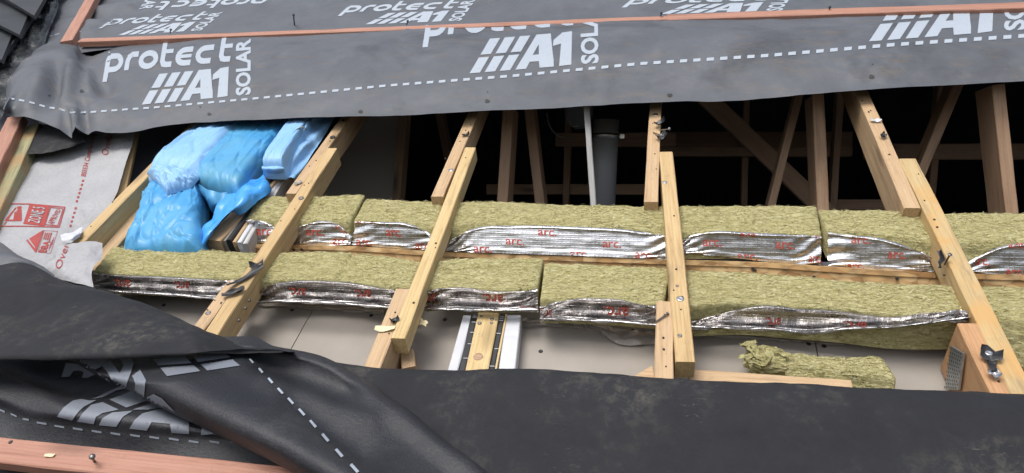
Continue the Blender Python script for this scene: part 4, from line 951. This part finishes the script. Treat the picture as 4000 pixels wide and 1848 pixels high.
# triangle mark with lettering and small boxed lines
pol = stroke([Z(300, 392), Z(398, 520)], 8) + [[Z(325, 378), Z(484, 280), Z(440, 420), Z(384, 462)], [Z(384, 462), Z(440, 420), Z(400, 536)]]
pol += place(glyphs('BBA', .03), [Z(425, 526), Z(490, 400), Z(560, 404), Z(514, 528)])
pol += frame([Z(490, 288), Z(638, 296), Z(560, 540), Z(420, 526)], 1.4)
for i in range(4): pol.append([Z(500 + i * 22, 310), Z(512 + i * 22, 312), Z(490 + i * 20, 385 + i * 6), Z(478 + i * 20, 383 + i * 6)])
for i in range(3): pol.append([Z(560 + i * 18, 420 - i * 30), Z(566 + i * 18, 420 - i * 30), Z(545 + i * 16, 510 - i * 30), Z(539 + i * 16, 510 - i * 30)])
print_on(SB, pol, 'red_badge', 'red', bmb, .0014, 12)
ST = Surf([[(228, 962, .02), (300, 950, .03), (342, 944, .034), (400, 950, .028)], [(208, 1000, .022), (280, 1005, .032), (340, 1008, .034), (394, 1005, .026)], [(174, 1044, .012), (240, 1050, .03), (310, 1056, .03), (358, 1060, .024)], [(205, 1085, .01), (265, 1098, .022), (320, 1110, .024), (366, 1124, .02)]], 60, 50, disp=lambda P, u, v, p: fbm(P, 9, 3) * .010 + fbm(P, 40, 2) * .002)
ST.mesh('torn_flap', 'breather', bmb)
print_on(ST, vtext('Overlap', 246, 1056, 300, 905, 34, 0.0), 'red_printing', 'red', bmb, .0014, 10)
Surf([[(238, 921, .0), (280, 905, .004), (322, 882, -.004)], [(240, 935, .018), (285, 922, .024), (318, 905, .012)], [(252, 952, .012), (280, 945, .018), (312, 925, .01)]], 30, 16, disp=lambda P, u, v, p: fbm(P, 30, 3) * .004).mesh('turned_white_edge', 'white', bmb)
sc = Surf([[(150, 478, .012), (230, 482, .02), (310, 520, .024), (333, 552, .02)], [(128, 545, .012), (200, 545, .022), (285, 556, .022), (330, 554, .018)], [(104, 606, .006), (170, 598, .014), (219, 588, .016), (328, 556, .016)]], 50, 30, disp=lambda P, u, v, p: fbm(P, 8, 3) * .008)
tag(sc.mesh('underlay_scrap', 'mem_back'), 'pointed dark grey underlay scrap over the top of the printed grey membrane', 'membrane scrap')

# ------------------------------------------------------------------ BLUE PLASTIC BAGS
G_B = 'blue plastic wrapped insulation packs'
def sgn(a, e): return math.copysign(abs(a)**e, a)
FAC = {}
def facet(a, b, seed):
    if seed not in FAC:
        r = random.Random(seed); FAC[seed] = [[(r.uniform(-1, 1), r.uniform(-1, 1), r.uniform(-.35, .35)) for _ in range(9)] for _ in range(2)]
    A_, B_ = FAC[seed]; x, y = a - .5, b - .5
    return max(p * x + q * y * 1.3 + c for p, q, c in B_) * .55 - max(p * x + q * y * 1.6 + c for p, q, c in A_) * .8 + .1
def pack(name, quadpx, n0, h, mat, boxy, seed, parent=None, wr=1.0, pleat=0, sag=0.0, m=90, k=110, dip=.0):
    """soft wrapped pack over a pixel quadrilateral (far-left, far-right, near-right, near-left), base n0, thickness h"""
    q = [at(*p, n0 + h * .6) for p in quadpx]; vs_, fs = [], []
    for i in range(k):
        for j in range(m):
            u = j / (m - 1) * 2 - 1; v = i / (k - 1) * 2 - 1
            uu = sgn(math.sin(u * math.pi / 2), .8); vv = sgn(math.sin(v * math.pi / 2), .8)
            a = (uu + 1) / 2; b = (vv + 1) / 2
            P = (q[0] * (1 - a) + q[1] * a) * (1 - b) + (q[3] * (1 - a) + q[2] * a) * b
            e = max(0, 1 - abs(uu)**boxy) * max(0, 1 - abs(vv)**boxy); e = e**.45
            z = n0 + h * (e - .6)
            S3 = Vector((P.x + seed, P.y, seed))
            def cr(fx, fy, k_, w_=3.0):
                t_ = max(0, 1 - abs(noise.noise(Vector((a * fx + b * k_ + seed, b * fy - a * k_ * .6, seed * 1.7)))) * w_); return t_ * t_
            w = facet(a, b, seed) * .020 + noise.noise(Vector((S3.x * 6, S3.y * 4, seed))) * .003 + cr(3, 1.6, 1.5, 5) * .006 - cr(2, 3, -3, 5) * .005 + cr(6, 2.5, 3, 7) * .003 + noise.noise(Vector((S3.x * 26, S3.y * 18, seed))) * .0012
            if pleat: w += (abs(math.sin(uu * pleat + 2 * noise.noise(S3 * 8))) - .5) * .014 * max(0, vv)**3
            rim = 1 - e
            P = P + eN * (h * (e - .6) + w * wr * min(1, e * 1.6) - dip * (1 - b)**1.5) + eX * noise.noise(Vector((P.y * 9, seed, 1))) * .008 * rim + eS * noise.noise(Vector((P.x * 12, seed, 5))) * .006 * rim - eN * sag * max(0, vv)**2
            vs_.append(P)
    for i in range(k - 1):
        for j in range(m - 1):
            a = i * m + j; fs.append((a, a + m, a + m + 1, a + 1))
    return mk(name, vs_, fs, mat, parent)
pk = pack('insulation_pack', [(850, 330), (1045, 320), (772, 690), (548, 672)], -.03, .085, 'pblue', 7, 1.3, dip=.10)
tag(pk, 'pale blue wrapped pack at top left of the heap, end gathered up', 'insulation pack', G_B)
pack('gathered_end', [(560, 655), (776, 662), (735, 708), (640, 735)], .012, .04, 'pblue', 3, 4.1, pk, 1.5, 9, m=60, k=40)
SEAM = [[(848 - t * 9.4, 505 + t * 9.6), (858 - t * 9.4, 500 + t * 9.6), (856 - t * 9.4, 503 + t * 9.6), (848 - t * 9.4, 508 + t * 9.6)] for t in range(14)]
ink = []
for x, y in ((655, 684), (670, 682), (685, 684), (698, 682)): ink += stroke([(x, y + 8), (x + 4, y), (x + 8, y + 7), (x + 11, y)], 1.6)
pk2 = pack('insulation_pack', [(990, 330), (1205, 340), (932, 762), (757, 718)], -.06, .10, 'blue', 14, 2.7, None, .8, dip=.10)
tag(pk2, 'large mid blue wrapped pack in the middle of the heap', 'insulation pack', G_B)
Surf([[(752, 690, .0), (800, 735, .005), (850, 750, .0), (900, 745, -.01), (942, 715, -.03)], [(770, 745, -.03), (812, 785, -.018), (850, 800, -.02), (888, 785, -.03), (930, 755, -.05)], [(800, 790, -.07), (825, 820, -.06), (840, 832, -.06), (868, 810, -.07), (905, 775, -.09)]], 50, 30, disp=lambda P, u, v, p: fbm(P, 24, 2) * .003 + .004 * math.sin(u * 18 + v * 2)).mesh('hanging_end', 'blue', pk2)
pk3 = pack('insulation_pack', [(618, 700), (790, 690), (800, 990), (452, 985)], -.085, .10, 'blue', 10, 5.2, None, 1.5)
tag(pk3, 'creased sky blue wrapped pack lowest in the heap, behind the far left batt', 'insulation pack', G_B)
pk4 = pack('insulation_pack', [(1190, 330), (1272, 330), (1106, 655), (1022, 655)], -.02, .07, 'pblue', 22, 7.7, None, .35, m=70, k=110, dip=.07)
tag(pk4, 'narrow pale blue brick-like pack beside the first rafter', 'insulation pack', G_B)
V = [at(1024, 650, .03), at(1106, 650, .03), at(1099, 700, -.02), at(1034, 692, -.02)]
Surf([[(1022, 648, .02), (1065, 648, .025), (1107, 648, .02)], [(1024, 662, .018), (1065, 664, .02), (1108, 662, .018)], [(1034, 694, -.03), (1065, 698, -.028), (1100, 702, -.03)]], 30, 14, disp=lambda P, u, v, p: fbm(P, 30, 2) * .004).mesh('folded_end', 'pblue', pk4)
Surf([[(1260, 340, -.02), (1195, 480, .012), (1160, 560, .012), (1106, 650, .0)], [(1310, 340, -.04), (1232, 490, -.005), (1190, 570, -.005), (1130, 690, -.01)], [(1390, 340, -.06), (1285, 500, -.025), (1220, 600, -.025), (1155, 708, -.03)]], 60, 30, disp=lambda P, u, v, p: fbm(P, 12, 3) * .012 + .008 * math.sin(v * 9 + u * 14)).mesh('spare_wrap', 'pblue', pk4)
hook = herm([(1140, 545, 0), (1148, 520, 0), (1165, 503, 0), (1185, 497, 0), (1195, 505, 0)], 16)
def tube(pts, r, mat, name, parent):
    vs_, fs = [], []; n = len(pts); sg = 6
    for i, P in enumerate(pts):
        d = (pts[min(i + 1, n - 1)] - pts[max(i - 1, 0)]).normalized(); x = d.orthogonal().normalized() if i == 0 else (px_ - d * px_.dot(d)).normalized(); px_ = x; y = d.cross(x)
        for a in range(sg): vs_.append(P + (x * math.cos(a * 2 * math.pi / sg) + y * math.sin(a * 2 * math.pi / sg)) * r)
    for i in range(n - 1):
        for a in range(sg): fs.append((i * sg + a, i * sg + (a + 1) % sg, (i + 1) * sg + (a + 1) % sg, (i + 1) * sg + a))
    return mk(name, vs_, fs, mat, parent)
tube([at(x, y, .035) for x, y, _ in hook], .0022, 'nail', 'tie', pk4)
pk5 = Surf([[(775, 972, -.06), (778, 930, -.04), (835, 838, -.01), (895, 765, .0), (945, 708, .0), (1005, 690, -.01), (1035, 655, .0)], [(786, 972, -.04), (812, 925, -.01), (880, 845, .01), (945, 785, .02), (990, 745, .015), (1030, 720, .0), (1045, 690, -.01)], [(792, 972, -.06), (835, 915, -.04), (895, 832, -.02), (955, 825, -.01), (1000, 790, -.01), (1042, 757, -.02), (1055, 720, -.04)]], 110, 36,
           disp=lambda P, u, v, p: fbm(P, 15, 2) * .010 + (abs(noise.noise(Vector((P.x * 17 + P.y * 9, P.y * 12 - P.x * 9, 3)))) - .2) * .020)
tag(pk5.mesh('loose_plastic', 'tblue'), 'crumpled bright blue loose plastic over the strapped timber', 'plastic sheet')
Surf([[(985, 560, -.05), (1010, 540, -.05), (1070, 450, -.05)], [(975, 640, -.055), (1005, 600, -.05), (1090, 470, -.05)], [(950, 715, -.06), (1010, 690, -.06), (1060, 580, -.06), (1110, 480, -.06)]], 40, 30, disp=lambda P, u, v, p: fbm(P, 20, 3) * .010).mesh('clear_wrap', 'cblue', pk4)

# ------------------------------------------------------------------ LOWER BLACK SHEET: turned back over the rafters, folded and rolled at left
ls = empty('roof_underlay', at(2000, 1600, .02), 'black underlay turned down across the foot of the opening, folded over itself at left', 'roofing membrane')
def d0(P, u, v, p): return min(1, v * 3) * fbm(P, 3, 3) * .009 + noise.noise(Vector((P.x * 3, P.y * 12, 4))) * .005 + fbm(P, 20, 2) * .0016
e0 = [(1200, 1412), (1400, 1431), (1480, 1438), (1600, 1442), (2000, 1449), (2400, 1468), (2800, 1490), (3300, 1511), (4000, 1536), (5200, 1580), (6800, 1640)]
rows = [[(x, y + 8, -.03) for x, y in e0], [(x, y + 1, -.006) for x, y in e0], [(x, y, .012) for x, y in e0], [(x, y + 22, .024) for x, y in e0], [(x, y + 130, .03) for x, y in e0], [(x, y + 300, .022) for x, y in e0], [(x, y + 520, .028) for x, y in e0], [(x, y + 900, .02) for x, y in e0]]
SLW = Surf(rows, 200, 90, disp=d0); SLW.mesh('draped_sheet', 'mem_back', ls)
quad('lower_roof_sheet', [R(-4.5, -2.5, .0), R(4.5, -2.5, .0), R(4.5, .62, .0), R(-4.5, .62, .0)], 'mem_back', ls)
L1t = [(-1100, 1180), (-300, 1060), (-120, 1042), (0, 1030), (65, 1021), (125, 1031), (212, 1082), (380, 1130), (560, 1195), (800, 1288), (1000, 1341), (1080, 1359), (1150, 1372)]
L1b = [(-1100, 1430), (-300, 1412), (-120, 1408), (0, 1405), (160, 1402), (300, 1398), (420, 1395), (560, 1390), (700, 1385), (900, 1377), (1060, 1373), (1100, 1373), (1152, 1375)]
a, b = herm([(x, y, 0) for x, y in L1t], 130), herm([(x, y, 0) for x, y in L1b], 130); rows = []
a[:, 1] += 0
for t, nn in ((-.001, .05), (0, .06), (.07, .085), (.25, .105), (.5, .115), (.75, .122), (.95, .128), (1, .124)):
    r = a * (1 - t) + b * t; tp = np.clip((1266 - r[:, 0]) / 500, .62, 1); r[:, 2] = nn * tp + .01
    rows.append([tuple(z) for z in r])
SL1 = Surf(rows, 130, 60, disp=lambda P, u, v, p: (fbm(P, 3.2, 3) * .012 + fbm(P, 24, 2) * .0015)); SL1.mesh('turned_flap', 'mem_back', ls)
Surf([[(-300, 930, .02), (0, 948, .03), (33, 966, .035), (80, 1000, .04), (130, 1020, .045), (215, 1073, .05)], [(-300, 1000, .05), (0, 990, .06), (40, 997, .06), (85, 1012, .06), (132, 1032, .058), (217, 1083, .055)], [(-300, 1070, .045), (0, 1040, .055), (65, 1030, .055), (128, 1040, .055), (214, 1092, .05), (240, 1105, .05)]], 50, 16, disp=lambda P, u, v, p: fbm(P, 10, 2) * .004).mesh('lifted_edge', 'mem', ls)
# rolled printed face
E0 = [(1000, 1318), (1100, 1346), (1190, 1368), (1262, 1388), (1345, 1422), (1430, 1478), (1500, 1531), (1600, 1602), (1700, 1688), (1800, 1770), (1895, 1851), (2060, 2010)]
E1 = [(180, 1350), (300, 1425), (380, 1471), (480, 1512), (570, 1562), (690, 1621), (850, 1692), (1000, 1759), (1170, 1852), (1330, 1945), (1500, 2040)]
a, b = herm([(x, y, 0) for x, y in E0], 140), herm([(x, y, 0) for x, y in E1], 140); rows = []
for t, nn, ex in ((-.004, .03, 0), (0, .052, 0), (.06, .070, 0), (.25, .068, 0), (.5, .096, 0), (.72, .140, 0), (.88, .135, 0), (.97, .10, 0), (1, .068, 0), (.975, .035, 0)):
    r = a * (1 - t) + b * t; r[:, 2] = np.minimum(nn, .035 + np.arange(len(r)) / len(r) * .45); rows.append([tuple(z) for z in r])
def d2(P, u, v, p):
    h = fbm(P, 3, 2) * .009 + fbm(P, 30, 2) * .0005
    h -= .026 * ridge(p, (1060, 1395), (1330, 1500), 70) - .010 * ridge(p, (1050, 1480), (1450, 1640), 50) + .012 * ridge(p, (1150, 1560), (1420, 1760), 45)
    return h
SL2 = Surf(rows, 140, 90, disp=d2); SL2.mesh('rolled_fold', 'mem_sheen', ls)
z6 = lambda L: [(x * .4184, 1350 + y * .4184) for x, y in L]
pol = [z6(L) for L in ([(710, 128), (1040, 115), (930, 215), (870, 235), (820, 215)], [(950, 190), (1030, 140), (1120, 265), (1080, 350)], [(1120, 265), (1155, 190), (1110, 108), (1215, 105), (1252, 170), (1210, 300)], [(1120, 265), (1210, 300), (1175, 400), (1080, 350)],
       [(1235, 290), (1310, 232), (1365, 330), (1350, 490), (1262, 430), (1270, 350)], [(1365, 485), (1440, 448), (1520, 490), (1640, 615), (1480, 550)], [(920, 255), (1075, 340), (1040, 335), (940, 285)],
       [(1430, 135), (1730, 108), (1790, 170), (1480, 192)], [(1497, 212), (1810, 190), (1870, 245), (1560, 292)], [(1790, 100), (2100, 70), (2150, 115), (1850, 160)], [(1875, 182), (2170, 135), (2240, 192), (1935, 240)])]
print_each(SL2, pol[:1] + pol[4:], 'printed_shape', 'print_dim', ls, .0016, 10); print_on(SL2, pol[1:4], 'printed_shape', 'print_dim', ls, .0016, 10)
cs = [(981, 1412)] + [(1000 + x * .588, 1148 + y * .588) for x, y in ((30, 513), (95, 580), (160, 648), (228, 715), (302, 790), (376, 868), (458, 960), (550, 1062), (652, 1164))]; pol = []
for i, (x, y) in enumerate(cs):
    x2, y2 = cs[min(i + 1, len(cs) - 1)]; x1, y1 = cs[max(i - 1, 0)]; dx, dy = x2 - x1, y2 - y1; l = math.hypot(dx, dy); dx, dy = dx / l, dy / l; a = 10 + i * 1.1; w = 4.2 + i * .3
    pol.append([(x - dx * a - dy * w, y - dy * a + dx * w * .4), (x + dx * a - dy * w, y + dy * a + dx * w), (x + dx * a + dy * w, y + dy * a - dx * w * .4), (x - dx * a + dy * w, y - dy * a - dx * w)])
print_each(SL2, pol, 'dash', 'print', ls, .0016, 10)
# printed layer beneath
rows = [[(-1100, 1380, .0), (-300, 1390, .0), (0, 1395, .0), (200, 1400, .0), (450, 1430, .0), (800, 1500, .0), (1300, 1600, .0)],
        [(-1100, 1420, .0), (-300, 1430, .01), (0, 1428, .02), (160, 1475, .004), (300, 1500, .0), (520, 1535, .004), (800, 1610, .0), (1300, 1740, .0)],
        [(-1100, 1460, .0), (-300, 1470, .05), (0, 1465, .06), (120, 1510, .062), (250, 1560, .066), (380, 1585, .060), (560, 1606, .058), (760, 1660, .05), (1000, 1720, .03), (1300, 1800, .02)],
        [(-1100, 1530, .0), (-300, 1540, .06), (0, 1550, .066), (110, 1590, .064), (240, 1616, .072), (400, 1632, .070), (600, 1655, .066), (800, 1690, .05), (1000, 1730, .035), (1300, 1810, .02)],
        [(-1100, 1590, .0), (-300, 1600, .035), (0, 1604, .04), (110, 1645, .044), (240, 1666, .046), (430, 1692, .046), (600, 1706, .044), (800, 1720, .036), (1000, 1736, .03), (1300, 1820, .02)],
        [(-1100, 1710, .0), (-300, 1720, .02), (0, 1722, .022), (400, 1765, .02), (800, 1800, .02), (1300, 1860, .015)], [(-1100, 1790, .0), (-300, 1800, .01), (0, 1805, .01), (400, 1850, .01), (800, 1900, .01), (1300, 1980, .01)], [(-1100, 1990, .0), (-300, 2000, .005), (400, 2050, .005), (1300, 2150, .005)]]
SL3 = Surf(rows, 150, 90, disp=lambda P, u, v, p: fbm(P, 4, 2) * .006 + fbm(P, 30, 2) * .0005); SL3.mesh('printed_layer', 'mem_sheen', ls)
pol = [z6(L) for L in ([(537, 660), (600, 580), (680, 520), (760, 505), (830, 520), (900, 515), (780, 580), (730, 630), (680, 695)], [(850, 505), (960, 490), (1080, 430), (1180, 405), (1120, 388), (1000, 440), (920, 480)],
       [(725, 705), (770, 640), (850, 560), (960, 535), (1110, 605), (960, 635), (900, 670), (880, 730)], [(1020, 510), (1220, 435), (1390, 515), (1180, 585)], [(1235, 605), (1420, 545), (1530, 580), (1380, 605)],
       [(930, 740), (960, 680), (1050, 630), (1240, 615), (1150, 670), (1090, 755)], [(1213, 772), (1260, 700), (1330, 640), (1480, 600), (1420, 718), (1375, 790)], [(1480, 600), (1600, 605), (1760, 680), (1590, 735), (1420, 718)], [(1590, 735), (1760, 680), (1770, 822), (1605, 810)], [(1885, 745), (2050, 820), (1880, 830)],
       [(575, 300), (620, 165), (700, 172), (690, 240), (650, 295)], [(700, 172), (760, 185), (850, 250), (900, 270), (820, 305), (770, 305), (785, 250), (740, 236), (690, 240)])]
print_each(SL3, pol[:6] + pol[9:10], 'printed_shape', 'print_dim', ls, .0016, 10); print_on(SL3, pol[6:9], 'printed_shape', 'print_dim', ls, .0016, 10); print_on(SL3, pol[10:], 'printed_shape', 'print_dim', ls, .0016, 10)
pol = []
for x, y in ((15, 775), (95, 805), (175, 833), (280, 858), (398, 880), (520, 896), (645, 913), (770, 928), (900, 940), (1027, 953), (1157, 965), (1288, 982), (1427, 985), (1565, 988)):
    X, Y = x * .588, 1148 + y * .588; s = .42 if x < 150 else .16; w = 12 if x < 200 else 19; pol.append([(X - w, Y - w * s - 4), (X + w, Y + w * s - 4), (X + w + 1, Y + w * s + 4), (X - w + 1, Y - w * s + 4)])
print_each(SL3, pol, 'dash', 'print_dim', ls, .0016, 10)

# ------------------------------------------------------------------ ATTIC: trusses, pipe, odds and ends
G_T = 'truss timbers inside the dark attic'
def web(a, b, Y, wpx, label, d=.06, Yb=None, mat='roofwood', name='truss_web', cat='truss timber', ext=.35, group=G_T):
    Y = 1.42 + (Y - 1.42) * .6
    A, B = atY(*a, Y), atY(*b, Yb or Y); x = (B - A).normalized()
    dist = (A - CAMP).dot(ROT @ Vector((0, 0, -1))); w = wpx * dist / FPX
    room = ((-.02) - (A - BASE).dot(eN)) / (-x.dot(eN)) if abs(x.dot(eN)) > 1e-4 else ext
    ext = max(0, min(ext, room - .03))
    return tag(beam(name, A - x * ext, B + x * .12, Vector((0, -1, 0)), w, d, mat, None, wob=.001), label, cat, group)
web((1572, 440), (1546, 790), 2.6, 34, 'dim truss post behind the first two rafters')
web((1712, 440), (1752, 640), 3.3, 30, 'faint truss timber left of the second rafter')
web((1983, 430), (1960, 800), 2.0, 42, 'reddish truss post just right of the second rafter', d=.1)
web((2066, 430), (2110, 800), 2.2, 38, 'truss post leaning right, between the second rafter and the grey pipe', d=.08)
web((2216, 560), (2208, 800), 3.6, 24, 'thin truss post left of the grey pipe')
web((2290, 400), (2318, 810), 1.75, 22, 'thin grey painted lath standing in front of the grey pipe', d=.02, mat='greyw', name='lath', cat='lath', group=None)
web((2776, 395), (3190, 790), 3.2, 66, 'wide diagonal brace falling to the right behind the third rafter gap', d=.04)
web((2917, 400), (2908, 800), 3.9, 24, 'faint truss post crossing behind the diagonal brace')
web((3122, 372), (3014, 805), 2.3, 30, 'truss web leaning right as it rises, left of the lit post', d=.07)
web((3196, 370), (3216, 820), 2.05, 44, 'lit orange truss post left of the pale rafter', d=.12)
web((3284, 385), (3256, 810), 3.3, 26, 'faint truss post right of the lit one')
web((3742, 335), (3602, 670), 2.3, 36, 'sloping truss web meeting the top of the stained timber', d=.09)
web((3660, 560), (3640, 780), 3.6, 26, 'faint truss post right of the stained timber top')
web((3900, 330), (3956, 840), 2.0, 46, 'lit truss post near the right edge', d=.12)
def rail(x0, x1, y, h, Y, label):
    Y = 1.42 + (Y - 1.42) * .62
    A, B = atY(x0, y, Y), atY(x1, y, Y); dist = (A - CAMP).dot(ROT @ Vector((0, 0, -1)))
    tag(beam('truss_tie', A, B, Vector((0, -1, 0)), h * dist / FPX, .04, 'roofwood'), label, 'truss timber', G_T)
rail(2170, 2640, 545, 52, 3.5, 'horizontal tie behind the grey pipe at its collar')
rail(2500, 3330, 545, 60, 3.9, 'upper of two horizontal ties right of the third rafter')
rail(2560, 3330, 592, 36, 3.7, 'lower of two horizontal ties right of the third rafter')
rail(1900, 2560, 740, 40, 3.6, 'low horizontal tie behind the grey pipe foot')
rail(3380, 4300, 592, 60, 3.5, 'horizontal tie behind the sloping web at right')
rail(3230, 3560, 800, 40, 3.4, 'low horizontal tie left of the pale rafter foot')
pp = empty('soil_pipe', atY(2360, 800, 2.0), 'grey plastic pipe with a bracket collar standing in the dark attic', 'pipe')
A, B = atY(2368, 470, 2.0), atY(2352, 850, 2.0); rr = 50 * (A - CAMP).dot(ROT @ Vector((0, 0, -1))) / FPX
lathe('pipe', B, A - B, [(0, rr * .97), ((A - B).length, rr)], 'pipe', pp, 28)
C = atY(2366, 533, 2.0); lathe('collar', C - (A - B).normalized() * .008, A - B, [(0, rr * 1.06), (0, rr * 1.13), (.016, rr * 1.13), (.016, rr * 1.06)], 'bright', pp, 28)
box('collar_lug', C + eX * rr * 1.25, .02, .008, .016, 'bright', pp)
dbx = empty('vent_box', atY(2250, 455, 2.5), 'dark box with a bright bottom edge above the lath by the pipe', 'box')
V = [atY(*p, 2.5) for p in ((2205, 395), (2310, 395), (2300, 478), (2262, 492), (2236, 494), (2222, 470))]; V += [v + Vector((0, .12, 0)) for v in V]
mk('casing', V, [tuple(range(5, -1, -1))[::-1], tuple(range(6, 12))[::-1]] + [(i, i + 6, (i + 1) % 6 + 6, (i + 1) % 6) for i in range(6)], 'pipe', dbx, False)
c1 = [atY(x, y, 2.45) for x, y, _ in herm([(2206, 420, 0), (2212, 450, 0), (2225, 480, 0), (2236, 494, 0), (2262, 490, 0)], 16)]; tube(c1, .0028, 'bright', 'metal_edge', dbx)
c2 = [atY(x, y, 2.5) for x, y, _ in herm([(2136, 440, 0), (2143, 480, 0), (2160, 512, 0), (2180, 530, 0), (2200, 537, 0)], 20)]
tag(tube(c2, .004, 'bright', 'cable', None), 'thin shiny curved cable hanging left of the grey pipe', 'cable')
print('objects', len(bpy.data.objects))
